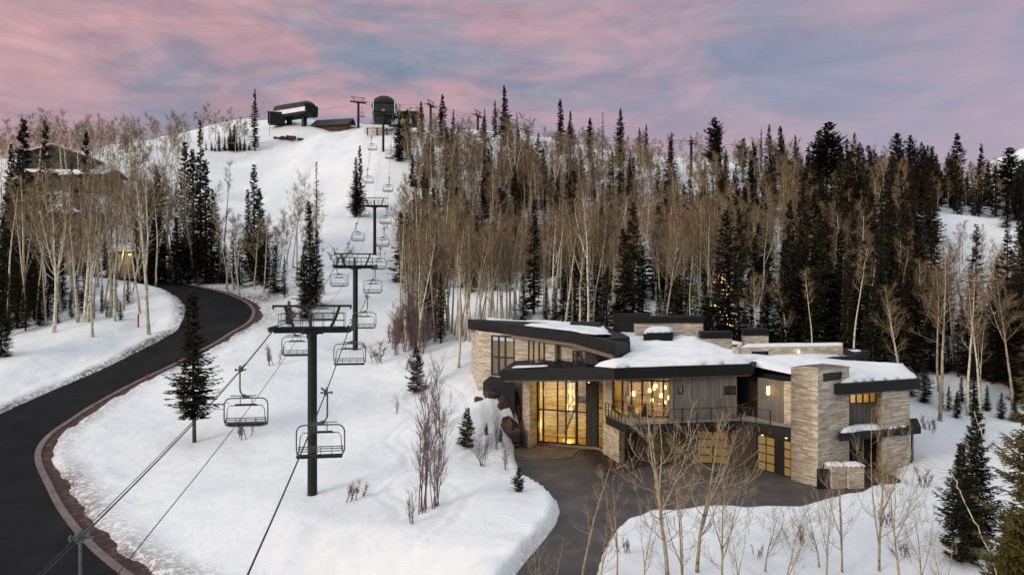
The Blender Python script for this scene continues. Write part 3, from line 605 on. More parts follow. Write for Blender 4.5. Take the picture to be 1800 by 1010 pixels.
# main roof with its deep black fascia
z0r = -7.0
MR = [PD(879, 70), PD(1080, 61.8), PD(1322, 65.1), PD(1335, 68.5), PD(1500, 72), PD(1530, 80), PD(1240, 92), PD(1075, 92), PD(1048, 76), PD(905, 77)]
MRz = [-8.15, z0r, z0r, z0r, z0r, z0r, -6.7, -6.7, z0r, -7.95]
mr = hp(MB().prism(MR, [z - 0.98 for z in MRz], MRz), 'main_roof', M['fascia'])
hp(MB().prism([lerp2(p, (15, 74), 0.03) for p in MR], [z - 1.15 for z in MRz], [z - 0.99 for z in MRz]), 'soffit', M['soffit'], mr)
def snowpatch(name, poly, zf, parent, seed=0, step=0.45, edge=0.5, amp=0.22, thick=0.42, label=None):
    """snow blanket over a roof polygon, rounded at its edges"""
    P = np.array(poly); x = np.arange(P[:, 0].min() - step, P[:, 0].max() + step, step); y = np.arange(P[:, 1].min() - step, P[:, 1].max() + step, step)
    X, Y = np.meshgrid(x, y); s = -sd_poly(X.ravel(), Y.ravel(), poly).reshape(X.shape) + vnoise(X / 1.3 + seed, Y / 1.3) * 0.35
    gy_, gx_ = np.gradient(s, step); gn = np.maximum(np.hypot(gx_, gy_), 1e-3); out = s < 0.12
    X0, Y0 = X, Y; X = np.where(out, X - s * gx_ / gn / np.maximum(gn, 0.6), X); Y = np.where(out, Y - s * gy_ / gn / np.maximum(gn, 0.6), Y); t = np.clip(s / edge, 0, 1); t = np.where(out, 0, t)
    Z = zf(X, Y) + thick * np.sqrt(1 - (1 - t) ** 2) + (vnoise(X / 3.0 + seed, Y / 3.0) * amp + vnoise(X / 1.1, Y / 1.1 + seed) * amp * 0.25) * t - 0.03
    idx = -np.ones(X.shape, int); mb = MB(); ok = s > -1.35 * step; core = s > 0
    for i in range(X.shape[0]):
        for j in range(X.shape[1]):
            if ok[i, j]: idx[i, j] = len(mb.v); mb.v.append((X[i, j], Y[i, j], Z[i, j]))
    for i in range(X.shape[0] - 1):
        for j in range(X.shape[1] - 1):
            q = (idx[i, j], idx[i, j + 1], idx[i + 1, j + 1], idx[i + 1, j])
            if min(q) >= 0 and core[i:i + 2, j:j + 2].any(): mb.f.append(q); mb.m.append(0)
    return hp(mb, name, M['snow'], parent, True, label)
snowpatch('roof_snow', [PD(1046, 63.6), PD(1082, 62.1), PD(1318, 65.4), PD(1335, 69.2), PD(1496, 72.5), PD(1522, 79.5), PD(1240, 91), PD(1078, 91), PD(1085, 80), PD(1108, 73), PD(1090, 67)], lambda X, Y: z0r + np.clip((Y - 64) * 0.050, 0, 2) * np.clip((25 - X) / 5, 0, 1) - 0.3 * np.clip((X - 20) / 3, 0, 1), mr, 1, edge=0.9, amp=0.75, thick=0.42)
def zcan(X, Y): return -8.12 + np.clip((X + 1.2) / 10, 0, 1) * 1.1
snowpatch('roof_snow', [PD(900, 70.9), PD(968, 68.6), PD(962, 70.0), PD(905, 72.2)], zcan, mr, 4, edge=0.5, amp=0.08, thick=0.09)
def zwing(X, Y):
    A = np.array([[x, y, 1] for x, y in RL]); c = np.linalg.lstsq(A, np.array(RLz), rcond=None)[0]; return c[0] * X + c[1] * Y + c[2] - 0.05
snowpatch('roof_snow', [PD(850, 82.4), PD(930, 76.2), PD(1003, 70.8), PD(1046, 68.7), PD(1075, 71.5), PD(1060, 88), PD(856, 95.5)], lambda X, Y: zwing(X, Y) + 0.35 * np.clip((X - 1.5) / 4, 0, 1), wr, 7, edge=0.9, amp=0.4, thick=0.16)
# right roof
RR = [PD(1311, 68.0), PD(1390, 63.2), PD(1474.6, 58.7), PD(1617, 62.1), PD(1600, 72), PD(1400, 76)]
rr = hp(MB().prism(RR, [-8.85] * 6, [-7.98] * 6), 'side_roof', M['fascia'])
hp(MB().prism([lerp2(p, (29, 66), 0.05) for p in RR], -9.0, -8.86), 'soffit', M['soffit'], rr)
snowpatch('roof_snow', [PD(1312, 67.7), PD(1391, 63.4), PD(1476, 59.2), PD(1500, 60.0), PD(1612, 62.5), PD(1590, 71), PD(1400, 75)], lambda X, Y: -8.0 + np.clip((Y - 60.5) * 0.10, 0, 1.0) * np.clip((36 - X) / 7, 0.1, 1), rr, 12, edge=0.8, amp=0.35, thick=0.4)
# chimney tower with its dark slot
CH = [(24.9, 57.9), (23.5, 59.9), (27.2, 62.3), (28.6, 60.3)]
a_, b_ = CH[0], CH[3]; ch = MB()
cutwall(ch, a_, b_, G - 0.3, -6.8, [(0.16, 0.80, ZR(669, 59), ZR(654, 59))], 0.35)
ch.wall(CH[1], (a_[0], a_[1]), G - 0.3, -6.8, 0.35)
ch.prism([lerp2(CH[0], CH[1], 0.19), lerp2(CH[3], CH[2], 0.19), CH[2], CH[1]], G - 0.3, -6.86)
chm = hp(ch, 'chimney', M['stone'])
hp(MB().wall((lerp2(a_, b_, 0.16)[0] - 0.09, lerp2(a_, b_, 0.16)[1] + 0.14), (lerp2(a_, b_, 0.8)[0] - 0.09, lerp2(a_, b_, 0.8)[1] + 0.14), ZR(669, 59), ZR(654, 59), 0.1), 'chimney_vent', M['frame'], chm)
hp(MB().prism([lerp2(p, (26.1, 60.1), -0.03) for p in CH], -6.80, -6.70).prism([lerp2(p, (26.1, 60.1), 0.2) for p in CH], -6.70, -6.6), 'chimney_cap', [M['stone']], chm)
# right end: window band, siding, stone, lower canopy
w0, w1 = PD(1494, 61.5), PD(1541, 62.3)
hp(MB().wall(w0, w1, ZR(749, 62), ZR(708, 62), 0.2).wall(w0, w1, ZR(689, 62), -8.9, 0.2), 'siding_wall', M['wood'], label='grey siding below the long window')
window(w0, w1, ZR(708, 62), ZR(689, 62), 4, (), fr=0.07)
s0, s1, s2 = PD(1540, 62.6), PD(1551, 60.6), PD(1599, 62.4)
hp(MB().prism([s0, s1, s2, PD(1590, 72), PD(1545, 72)], G - 0.4, -8.9), 'end_wall', M['stone'])
hp(MB().wall(PD(1490, 62.5), PD(1541, 63.0), G - 0.3, ZR(749, 62), 0.2), 'lower_wall', M['darkwood'])
window(PD(1496, 62.3), PD(1520, 62.6), G + 0.1, -13.2, 2, (0.6,), fr=0.08)
cn = hp(MB().prism([PD(1474.6, 58.8), PD(1619, 62.0), PD(1612, 66), PD(1480, 63.5)], -12.72, -12.1), 'canopy', M['fascia'])
snowpatch('canopy_snow', [PD(1477, 59.1), PD(1597, 61.8), PD(1594, 62.5), PD(1550, 60.6), PD(1540, 62.4), PD(1495, 61.6)], lambda X, Y: -12.1 + 0 * X, cn, 3, step=0.25, edge=0.4, amp=0.25, thick=0.38)
hp(MB().prism([PD(1601, 62.8), PD(1604, 62.7), PD(1606, 64), PD(1603, 64)], G, -12.8), 'post', M['frame'])
# roof-top blocks
def block(px0, px1, r0_, r1_, r2_, d, depth, name, parap=True):
    """stone base from row r1 down to r2, with a dark parapet above it from row r0"""
    p, q = PD(px0, d), PD(px1, d + 0.6); pts = [p, q, (q[0] + 0.5, q[1] + depth), (p[0] + 0.5, p[1] + depth)]
    o = hp(MB().prism(pts, ZR(r2_, d) - 1.0, ZR(r1_, d)), name, M['stone'])
    if parap: hp(MB().prism([lerp2(a, ((p[0] + q[0]) / 2, p[1] + depth / 2), -0.04) for a in pts], ZR(r1_, d) + 0.003, ZR(r0_, d)), 'parapet', M['fascia'], o)
    return o
block(1117, 1236, 557, 568, 594, 84, 5, 'roof_block'); block(1233, 1287, 584, 595, 605, 79, 3, 'roof_block'); block(1308, 1351, 579, 590, 602, 81, 2.4, 'roof_block')
hp(MB().prism([PD(1078, 87), PD(1141, 86), PD(1143, 90), PD(1080, 91)], -6.5, ZR(552, 87)), 'roof_hatch', M['fascia'])
hp(MB().prism([PD(1131, 80), PD(1182, 81), PD(1184, 84), PD(1135, 84)], -6.6, ZR(584, 81)), 'skylight', M['fascia'])
snowpatch('roof_snow', [PD(1130, 79.9), PD(1183, 80.9), PD(1185, 83.6), PD(1134, 83.6)], lambda X, Y: ZR(585, 81) + 0 * X, HS, 9, step=0.25, edge=1.5, amp=0.05, thick=0.75)
hp(MB().prism([PD(1002, 82), PD(1054, 80), PD(1058, 84), PD(1006, 86)], -5.2, ZR(567, 82)), 'roof_hatch', M['fascia'])
sb = MB(); cutwall(sb, PD(1291.6, 70.3), PD(1481.7, 72.6), -7.4, -5.95, [(0.15, 0.31, -6.75, -6.35)], 0.35); sb.wall(PD(1291.6, 70.3), PD(1300, 75), -7.4, -5.95, 0.35, side=-1)
sb.prism([PD(1298, 71.0), PD(1475, 73.1), PD(1480, 77), PD(1305, 75.5)], -7.4, -6.0)
hp(sb, 'roof_block', M['stone'])
hp(MB().wall(PD(1318, 70.75), PD(1352, 71.15), -6.78, -6.32, 0.08), 'vent_grille', M['frame'])
snowpatch('roof_snow', [PD(1300, 70.9), PD(1480, 73.1), PD(1482, 76.5), PD(1310, 75)], lambda X, Y: -6.0 + 0 * X, HS, 5, step=0.35, edge=0.6, amp=0.15, thick=0.2)
hp(MB().prism([PD(1480, 75.5), PD(1519, 75.5), PD(1522, 79), PD(1484, 79)], -9, ZR(632, 75.5)), 'rear_roof', M['fascia'])
fl = MB()
for px in (1322, 1330, 1339): fl.tube([(*PD(px, 82.2), -5.0), (*PD(px, 82.2), ZR(572, 82))], 0.14, 10)
hp(fl, 'flue', M['steel'])
# wall lamps of the house, and the light they give
def lampbox(px, row, d, size=(0.22, 0.16, 0.75), m='lamp'): hp(MB().box(tuple(P3(px, row, d)), size, 0.3), 'wall_lamp', M[m])
lampbox(1350.5, 686, 64.2); lampbox(1404, 618, 71.2, (0.16, 0.12, 0.25))
def light(loc, power, size=0.25, col=(1.0, 0.62, 0.13), name='lamp_light'):
    l = bpy.data.lights.new(name, 'POINT'); l.energy = power; l.shadow_soft_size = size; l.color = col
    o = bpy.data.objects.new(name, l); C.objects.link(o); o.location = loc
light(P3(975, 690, 74.2), 290); light(P3(1000, 765, 74), 230); light(P3(1035, 730, 73.5), 160); light(P3(960, 745, 74.5), 160)
light(P3(1120, 690, 70), 480); light(P3(1160, 695, 69), 380); light(P3(1105, 700, 69), 130); light(P3(1350.5, 688, 63.4), 25, 0.1); light(P3(1324, 700, 68.5), 60)
light(P3(880, 620, 80), 70); light(P3(940, 620, 78), 60); light(P3(1015, 625, 75), 12)
light(P3(1518, 695, 66), 200)
dl = MB()
for px, d in ((1150, 65.4), (1215, 65.0), (1265, 64.6), (1340, 61.4), (1382, 60.2), (960, 72.0), (1000, 70.5), (1035, 69.5)):
    z = F1 - 0.76 if px > 1100 else -9.18 if px > 990 else -9.3
    p = PD(px, d - (0.9 if px < 1300 else 0)); dl.tube([(p[0], p[1], z), (p[0], p[1], z + 0.05)], 0.1, 10)
    light((p[0], p[1], z - 0.12), 26 if 1100 < px < 1300 else 12, 0.08)
hp(dl, 'downlight', M['lampsoft'])
hp(MB().prism([PD(1489, 64), PD(1545, 64.8), PD(1546, 68), PD(1490, 68)], -12.2, -12.1).wall(PD(1489, 68), PD(1546, 68), -12.1, -9.0, 0.1), 'studio_wall', M['plaster'])

# things in the rooms
ch_ = empty('chandelier', P3(1003, 672, 74.6)); tag(ch_, 'tall gold chandelier of hanging strands in the entry hall', 'chandelier')
MB().tube([(0, 0, 0.05), (0, 0, 0.12)], 0.5, 14).build('ceiling_plate', M['frame'], ch_)
rnd = random.Random(3); cmb = MB()
for i in range(26):
    a = rnd.uniform(0, 6.28); r = rnd.uniform(0.05, 0.45); z = -rnd.uniform(0.6, 3.0); x, y = r * math.cos(a), r * math.sin(a)
    cmb.tube([(x, y, 0.05), (x, y, z)], 0.006, 4); cmb.tube([(x, y, z), (x, y, z - 0.35)], [0.045, 0.03], 6)
cmb.build('strand', M['lampsoft'], ch_)
def lamp(px, d, label, h=1.1, r=0.26):
    x, y = PD(px, d); o = empty('table_lamp', (x, y, F1)); tag(o, label, 'lamp')
    MB().tube([(0, 0, 0), (0, 0, 0.03)], 0.16, 12).tube([(0, 0, 0.03), (0, 0, h)], 0.02, 6).build('stand', M['frame'], o)
    MB().tube([(0, 0, h), (0, 0, h + 0.42)], [r, r * 0.7], 14).build('lamp_shade', M['lampsoft'], o)
lamp(1112, 70.5, 'glowing floor lamp at the left of the living room glazing', 1.3); lamp(1148, 71.5, 'glowing floor lamp in the middle of the living room', 1.7)
pc = empty('pendant_cluster', P3(1160, 668, 69.5)); tag(pc, 'cluster of bright square lanterns hanging in the living room', 'pendant lamp')
for i, (dx, dy, dz) in enumerate(((-1.0, 0, -1.0), (-0.35, .3, -0.6), (0.1, 0, -1.5), (0.5, .2, -0.7), (0.9, 0, -1.7), (0.55, 0.4, -2.2), (-0.7, 0.4, -2.0), (1.15, .2, -1.0))):
    MB().box((dx, dy, dz), (0.26, 0.26, 0.34)).tube([(dx, dy, dz + 0.17), (dx, dy, 0)], 0.008, 4).build('lantern', M['lamp'], pc)
dt = empty('dining_table', (*PD(1150, 68.6), F1)); tag(dt, 'dark dining table behind the balcony glazing', 'table')
MB().box((0, 0, 0.75), (2.2, 1.0, 0.06)).build('tabletop', M['darkwood'], dt)
for sx in (-1, 1):
    for sy in (-.4, .4): MB().box((sx, sy, 0.36), (0.07, 0.07, 0.72)).build('leg', M['frame'], dt)
def seat(px, d, rz, label, sc=1.0, z=F1, m='cloth', nm='armchair'):
    o = empty(nm, (*PD(px, d), z), rz); tag(o, label, 'chair')
    MB().box((0, 0, 0.42 * sc), (0.62 * sc, 0.6 * sc, 0.14 * sc)).build('seat', M[m], o)
    MB().box((0, 0.29 * sc, 0.75 * sc), (0.62 * sc, 0.1 * sc, 0.6 * sc)).build('backrest', M[m], o)
    for sx in (-.27, .27):
        for sy in (-.25, .25): MB().box((sx * sc, sy * sc, 0.175 * sc), (0.05, 0.05, 0.35 * sc)).build('leg', M['frame'], o)
        MB().box((sx * sc * 1.1, 0, 0.58 * sc), (0.07 * sc, 0.5 * sc, 0.08 * sc)).build('armrest', M[m], o)
seat(1113, 65.0, 2.4, 'dark outdoor armchair on the balcony nearest the corner', 1.15, m='frame'); seat(1128, 64.8, -2.5, 'dark outdoor armchair on the balcony by the wide glazing', 1.15, m='frame')
seat(1135, 69.4, 1.2, 'cream armchair inside beside the dining table', 1.2)
o = empty('console', (*PD(1122, 73.8), F1)); tag(o, 'pale sideboard against the living room wall', 'sideboard')
MB().box((0, 0, 0.45), (2.6, 0.5, 0.8)).build('body', M['cloth'], o); MB().box((0, -0.02, 0.88), (2.7, 0.56, 0.05)).build('top', M['darkwood'], o)
tag(MB().box((0, 0, 0), (1.5, 0.06, 1.5)).build('picture', M['art'], loc=P3(1118, 685, 74.6)), 'abstract warm toned picture on the living room wall', 'picture')
# low gate pillars in front of the chimney
for px, row, wd, lab in ((1473, 858, 1.25, 'left low stone pillar beside the big chimney'), (1504, 858, 1.35, 'right low stone pillar next to the boulders by the end wall')):
    x, y = PZ(px, row, G); o = empty('stone_pillar', (x, y, G)); tag(o, lab, 'pillar', 'low stone pillars')
    MB().box((0, 0.5, 0.85), (wd, 1.0, 1.9), 0.2).build('shaft', M['stone'], o)
    b = MB(); n = 12
    for i in range(n):
        for j in range(n):
            u, v = i / (n - 1) * 2 - 1, j / (n - 1) * 2 - 1; e = max(0, 1 - max(abs(u), abs(v)) ** 4)
            xx, yy = u * (wd / 2 + 0.08), v * 0.58; b.v.append((xx * 0.98 - yy * 0.2, 0.5 + xx * 0.2 + yy * 0.98, 1.79 + 0.17 * math.sqrt(e) + 0.05 * math.sin(i * 1.7 + j)))
    for i in range(n - 1):
        for j in range(n - 1): a = i * n + j; b.f.append((a, a + n, a + n + 1, a + 1)); b.m.append(0)
    b.build('snow_cap', M['snow'], o, True)
x, y = PZ(1449, 860, G); tag(MB().box((0, 0, 0.8), (0.95, 0.1, 1.6), 0.1).box((0, -0.07, 1.55), (1.0, 0.05, 0.08), 0.1).box((0, -0.07, 0.12), (1.0, 0.05, 0.08), 0.1).build('gate', M['frame'], loc=(x, y + 0.3, G)), 'black metal gate between the chimney and the low stone pillar', 'gate')

# boulders beside the entry pier
def rock(name, loc, s, seed, label, group='boulders beside the entry'):
    rn = random.Random(seed); n, m_ = 9, 14; mb = MB(); ph = [rn.uniform(0, 6) for _ in range(6)]
    for i in range(n + 1):
        th = math.pi * i / n
        for j in range(m_):
            a = 2 * math.pi * j / m_; q = 1 + 0.16 * math.sin(3 * a + ph[0] + th) + 0.13 * math.sin(2 * th * 2 + ph[1]) + 0.1 * math.sin(5 * a + ph[2])
            v = Vector((math.sin(th) * math.cos(a), math.sin(th) * math.sin(a), math.cos(th)))
            v = Vector([math.copysign(abs(c) ** 0.72, c) for c in v]) * q * rn.uniform(0.94, 1.05); mb.v.append((v.x * s[0], v.y * s[1], v.z * s[2]))
    for i in range(n):
        for j in range(m_): mb.f.append((i * m_ + j, (i + 1) * m_ + j, (i + 1) * m_ + (j + 1) % m_, i * m_ + (j + 1) % m_)); mb.m.append(0)
    tag(mb.build(name, M['rock'], loc=loc), label, 'boulder', group)
for i, (px, row, s, lab) in enumerate(((865, 698, .85, 'wide low reddish boulder on the snowy slope under the retaining wall'), (841, 703, .45, 'small dark boulder farthest from the entry pier'), (895, 702, 1.25, 'tallest reddish boulder against the stone wall'), (886, 718, 1.1, 'blocky reddish boulder below the tallest one'), (905, 722, 0.9, 'narrow boulder touching the entry pier'), (864, 716, .45, 'little boulder above the bent snow strip'), (893, 748, 1.0, 'flat topped boulder in the lower row'), (902, 765, 0.95, 'rounded boulder lowest beside the path'), (880, 765, .7, 'dark boulder at the left of the lower row'), (907, 690, 0.9, 'upper boulder tucked under the canopy'))):
    d = 75.5 - (row - 690) * 0.045; p = P3(px, row, d); p.z = min(p.z, H1(p.x, p.y) + s * 0.7)
    rock('boulder', p, (s, s * 0.8, s * 0.8), 20 + i, lab)
for px, row, s, lab in ((1540, 842, 0.8, 'snow dusted boulder behind the right low pillar'), (1562, 846, 0.6, 'small pale boulder under the shrub by the end wall')):
    g = ground(px, row); rock('boulder', g, (s, s, s * 0.8), int(px), lab)

# ------------------------------------------------------------------ chairlift
LX = lambda y: -7.66 - 0.148 * y            # centre line of the lift in plan
GA = 3.0; LROT = math.atan2(0.148, 1.0)
TW = [(57.7, -16.9, -3.45), (106.0, -9.3, 3.05), (170.0, 8.3, 19.4), (232.0, 44.3, 57.0)]     # y, base z, rope z
def lift_tower(y, zb, zr, label, group, x=None, rot=LROT, ga=GA, detail=True, rw=0.39):
    x = LX(y) if x is None else x
    r = empty('lift_tower', (x, y, zb), rot); tag(r, label, 'lift tower', group); h = zr - zb
    p = MB().tube([(0, 0, -0.6), (0, 0, h - 0.35)], [rw, rw * 0.93], 20)
    p.tube([(0, 0, h - 0.36), (0, 0, h - 0.3)], rw * 1.25, 16).build('pole', M['tower'], r, False)
    MB().box((0, 0, h), (2 * ga, 0.42, 0.46)).box((0, 0, h - 0.27), (1.7, 0.34, 0.1)).build('crossarm', M['tower'], r)
    f = MB().box((0, 0, h + 1.95), (2 * ga + 0.25, 0.16, 0.18))
    for s in (-1, 1):
        f.tube([(s * (ga - 0.85), 0, h + 1.9), (s * (ga - 1.15), 0, h + 1.0), (s * (ga - 1.55), 0, h + 0.22)], 0.12, 6)
        f.box((s * (ga + 0.05), 0, h + 1.83), (0.12, 0.2, 0.3))
    f.build('lifting_frame', M['tower'], r)
    c = MB(); L = ga - 0.45
    for yy in ((-0.62, 0.62) if detail else (-0.5,)):
        for zz in (1.35, 0.78): c.tube([(-L, yy, h + zz), (L, yy, h + zz)], 0.028, 5)
        for i in range(7): xx = -L + 2 * L * i / 6; c.tube([(xx, yy, h + 0.2), (xx, yy, h + 1.35)], 0.026, 5)
    c.box((0, -0.48, h + 0.25), (2 * L, 0.3, 0.05)).box((0, 0.48, h + 0.25), (2 * L, 0.3, 0.05))
    c.build('catwalk_railing', M['steel'], r)
    for s in (-1, 1):
        a = MB().box((s * ga, 0, h + 0.02), (0.14, 2.6, 0.2)).box((s * (ga - 0.16), 0, h + 0.2), (0.1, 1.2, 0.3)).tube([(s * (ga + 0.05), -1.3, h + 0.1), (s * (ga + 0.3), -1.5, h + 0.25)], 0.03, 5).build('sheave_assembly', M['steel'], r)
        for k in range(6 if detail else 4):
            yy = -1.25 + 2.5 * k / (5 if detail else 3); MB().tube([(s * ga - 0.07 + 0.12 * s, yy, h + 0.12), (s * ga + 0.07 + 0.12 * s, yy, h + 0.12)], 0.21, 14).build('sheave', M['steel'], a)
    if detail:
        l = MB()
        for sx in (-0.18, 0.18): l.tube([(sx, rw + 0.16, 0.4), (sx, rw + 0.16, h)], 0.02, 4)
        for i in range(int(h / 0.4)): l.tube([(-0.18, rw + 0.16, 0.5 + i * 0.4), (0.18, rw + 0.16, 0.5 + i * 0.4)], 0.015, 4)
        l.build('ladder', M['steel'], r)
        MB().box((-0.2, -rw - 0.12, h * 0.965), (0.35, 0.22, 0.4)).tube([(-0.1, -rw - 0.05, h + 0.2), (-0.1, -rw - 0.05, h + 1.3)], 0.14, 8).build('junction_box', M['steel'], r)
    return r
for (y, zb, zr), lab in zip(TW, ('nearest dark green lift tower standing full height on the snow', 'second lift tower up the line behind the nearest one', 'third lift tower beside the pair of firs on the run', 'top lift tower with an orange head before the terminal')):
    t = lift_tower(y, min(zb, H1(LX(y), y)), zr, lab, 'towers of the main chairlift')
MB().box((0, 0, 0), (0.9, 0.5, 0.7)).build('head_box', M['orange'], t).location = (0, -0.6, TW[3][2] - TW[3][1] + 0.6)
# ropes: z at the towers with sag between them
KN = [(-40.0, -13.5), (20.8, -8.4), (57.7, -3.25), (106.0, 3.27), (170.0, 19.6), (232.0, 57.2), (262.0, 63.2)]
def rope_z(y, sag=(0, 0.8, 0.9, 1.3, 1.6, 2.0, 0.5)):
    for i in range(len(KN) - 1):
        (a, za), (b, zb) = KN[i], KN[i + 1]
        if a <= y <= b or i == len(KN) - 2:
            t = (y - a) / (b - a); return za + (zb - za) * t - 4 * sag[i + 1] * t * (1 - t) * (0.5 if i < 2 else 1)
def rope(side, dz, name, label, rad, dx=0.0, rng=(-38, 262)):
    pts = []; y = rng[0]
    while y < rng[1]: pts.append((LX(y) + side * GA + dx, y, rope_z(y) + dz)); y += 3.0
    pts.append((LX(rng[1]) + side * GA + dx, rng[1], rope_z(rng[1]) + dz))
    tag(MB().tube(pts, rad, 6).build(name, M['rope']), label, 'cable', 'cables of the main chairlift')
rope(-1, 0, 'haul_rope', 'thick steel haul rope along the left side of the lift towers', 0.032)
rope(1, 0, 'haul_rope', 'thick steel haul rope along the right side of the lift towers', 0.032)
rope(-1, 0.42, 'signal_cable', 'thin cable running just above the left haul rope', 0.018, 0.28)
pts = [(LX(y), y, rope_z(y) + 1.05) for y in range(-38, 262, 4)]
tag(MB().tube(pts, 0.016, 5).build('signal_cable', M['rope']), 'thin cable running midway between both haul ropes', 'cable', 'cables of the main chairlift')

def rrect(w, z0, z1, r, y0=0.0, n=5, open_bottom=False):
    """rounded rectangle path in the xz plane"""
    pts = []
    for cx, cz, a0 in ((w / 2 - r, z1 - r, 0), (-w / 2 + r, z1 - r, 90), (-w / 2 + r, z0 + r, 180), (w / 2 - r, z0 + r, 270)):
        for i in range(n + 1): a = math.radians(a0 + 90 * i / n); pts.append((cx + r * math.cos(a), y0, cz + r * math.sin(a)))
    return pts + [pts[0]]
def make_chair():
    r = empty('lift_chair')
    g = MB().box((0, 0, 0.0), (0.16, 0.62, 0.2)).box((0.02, 0.28, 0.14), (0.1, 0.3, 0.3), 0).tube([(-0.34, 0.1, 0.02), (0.30, 0.1, 0.02)], 0.05, 8).tube([(-0.22, -0.3, 0.34), (0.1, 0.05, 0.0)], 0.06, 6).tube([(0.3, 0.1, 0.02), (0.36, 0.1, 0.02)], 0.1, 10)
    g.build('grip', M['galv'], r)
    MB().tube([(0.08, 0, -0.05), (0.08, 0, -1.15), (0.06, 0, -1.4), (-0.06, 0, -1.58), (-0.3, 0, -1.64)], 0.052, 8).tube([(-0.95, 0, -1.66), (0.65, 0, -1.66)], 0.03, 6).box((-0.3, 0, -1.72), (0.5, 0.1, 0.1)).build('hanger', M['galv'], r)
    fr = MB(); W = 2.7; cx = -0.3; zt_, zb_ = -1.82, -3.62
    P = [(cx + a, b, c) for a, b, c in rrect(W, zb_, zt_, 0.42)]
    fr.tube(P, 0.042, 7, cap=False)
    for s in (-1, 1):
        fr.tube([(cx + s * W * 0.5, 0, -3.2), (cx + s * W * 0.47, -0.3, -3.45), (cx + s * W * 0.47, -0.62, -3.5)], 0.03, 6)
        fr.tube([(cx + s * 0.36, 0, -1.68), (cx + s * 0.36, 0, -2.2)], 0.03, 6)
    fr.build('frame', M['galv'], r)
    sb = MB(); sb.tube([(cx - 1.2, 0.02, -3.35), (cx - 1.14, 0.06, -2.5), (cx - 1.0, 0.06, -2.28), (cx + 1.0, 0.06, -2.28), (cx + 1.14, 0.06, -2.5), (cx + 1.2, 0.02, -3.35)], 0.026, 6)
    sb.tube([(cx - 0.75, 0.06, -2.28), (cx - 0.6, 0.06, -2.24), (cx + 0.6, 0.06, -2.24), (cx + 0.75, 0.06, -2.28)], [0.03, 0.075, 0.075, 0.03], 8).build('safety_bar', M['steel'], r)
    st_ = MB(); st_.box((cx, -0.3, -3.56), (W * 0.93, 0.56, 0.09))
    for k in range(5): st_.box((cx, -0.08 - 0.11 * k, -3.50), (W * 0.92, 0.075, 0.035))
    st_.build('seat', M['frame'], r)
    bk = MB()
    for zz in (-3.08, -3.2, -3.34): bk.box((cx, 0.06, zz), (W * 0.93, 0.035, 0.05))
    for k in range(5): bk.box((cx - 1.24 + 0.62 * k, 0.09, -3.3), (0.035, 0.03, 0.5))
    bk.build('backrest', M['galv'], r)
    return r
def copy_tree(o, parent=None):
    c = o.copy(); C.objects.link(c)
    if parent: c.parent = parent
    for ch in kids(o): copy_tree(ch, c)
    return c
chair0 = make_chair(); first = True
words = ['first', 'second', 'third', 'fourth', 'fifth', 'sixth', 'seventh', 'eighth', 'ninth', 'tenth', 'eleventh', 'twelfth']
RY = [41 + 21 * k for k in range(10)]; LYs = [23.4] + [45.8 + 21.1 * k for k in range(10)]
for side, ys in ((1, RY), (-1, LYs)):
    for k, y in enumerate(ys):
        o = chair0 if first else copy_tree(chair0); first = False
        x = LX(y) + side * GA; o.location = (x, y, rope_z(y) - (0.0 if y > 45 else 0.06)); o.rotation_euler = (0, 0, LROT + (0 if side > 0 else math.pi))
        if side < 0:   # hangs the same way round the rope, seat facing down the hill
            pass
        s = 'right' if side > 0 else 'left'
        if k == 0: lab = 'empty chair hanging right before the nearest tower pole' if side > 0 else 'chair cut off by the lower left edge, only its hanger showing'
        elif k == 1: lab = 'empty chair just beyond the nearest tower on the right rope' if side > 0 else 'empty chair between the lone fir and the nearest tower'
        else: lab = f'empty chair, {words[k]} from the bottom on the {s} rope'
        tag(o, lab, 'lift chair', 'chairs of the main chairlift')

# second lift line over the right hill
T2 = []
for px, row, d, zb_row, lab in ((630, 172, 284, 233, 'lift tower on the crest between the cabin and the far terminal'), (757, 178, 285, 250, 'lift tower showing only its top above the crest firs'), (840, 196, 284, 262, 'lift tower top between the brown aspens on the crest'), (925, 222, 276, 262, 'small lift tower half hidden on the crest'), (1215, 243, 246, 312, 'dark lift tower standing in the forest right of centre')):
    x, y = PD(px, d); z = ZR(row + 8, d); T2.append(lift_tower(y, min(ZR(zb_row, d), H1(x, y)), z, lab, 'towers of the lift behind', x=x, rot=math.radians(70 if px > 640 else 25), ga=2.9, detail=False, rw=0.5)); T2[-1]['rz'] = z
a = MB()
for s in (-1, 1):
    P = [(o.location.x, o.location.y + s * 2.2, o['rz'] + 0.2) for o in T2]
    P.append((P[-1][0] + 110, P[-1][1] - 40, P[-1][2] - 18))
    pp = []
    for p, q in zip(P[:-1], P[1:]):
        for i in range(8): t = i / 8; pp.append((p[0] + (q[0] - p[0]) * t, p[1] + (q[1] - p[1]) * t, p[2] + (q[2] - p[2]) * t - 4 * 1.0 * t * (1 - t)))
    tag(MB().tube(pp, 0.045, 5).build('haul_rope', M['rope']), ('nearer' if s < 0 else 'farther') + ' haul rope of the lift crossing the right hill', 'cable', 'cables of the lift behind')
for i, (px, row, d) in enumerate(((525, 192, 283), (637, 190, 284))):
    o = copy_tree(chair0); o.location = P3(px, row, d); o.rotation_euler = (0, 0, 0.9); tag(o, ('small chair hanging beside the crest cabin', 'small chair hanging at the crest tower right of the cabin')[i], 'lift chair', 'chairs of the lift behind')
pp = [tuple(P3(560 + 70 * t, 193 - 13 * t + 8 * t * (1 - t), 280)) for t in [i / 10 for i in range(11)]]
tag(MB().tube(pp, 0.04, 5).build('haul_rope', M['rope']), 'short rope between the long terminal and the crest tower', 'cable')

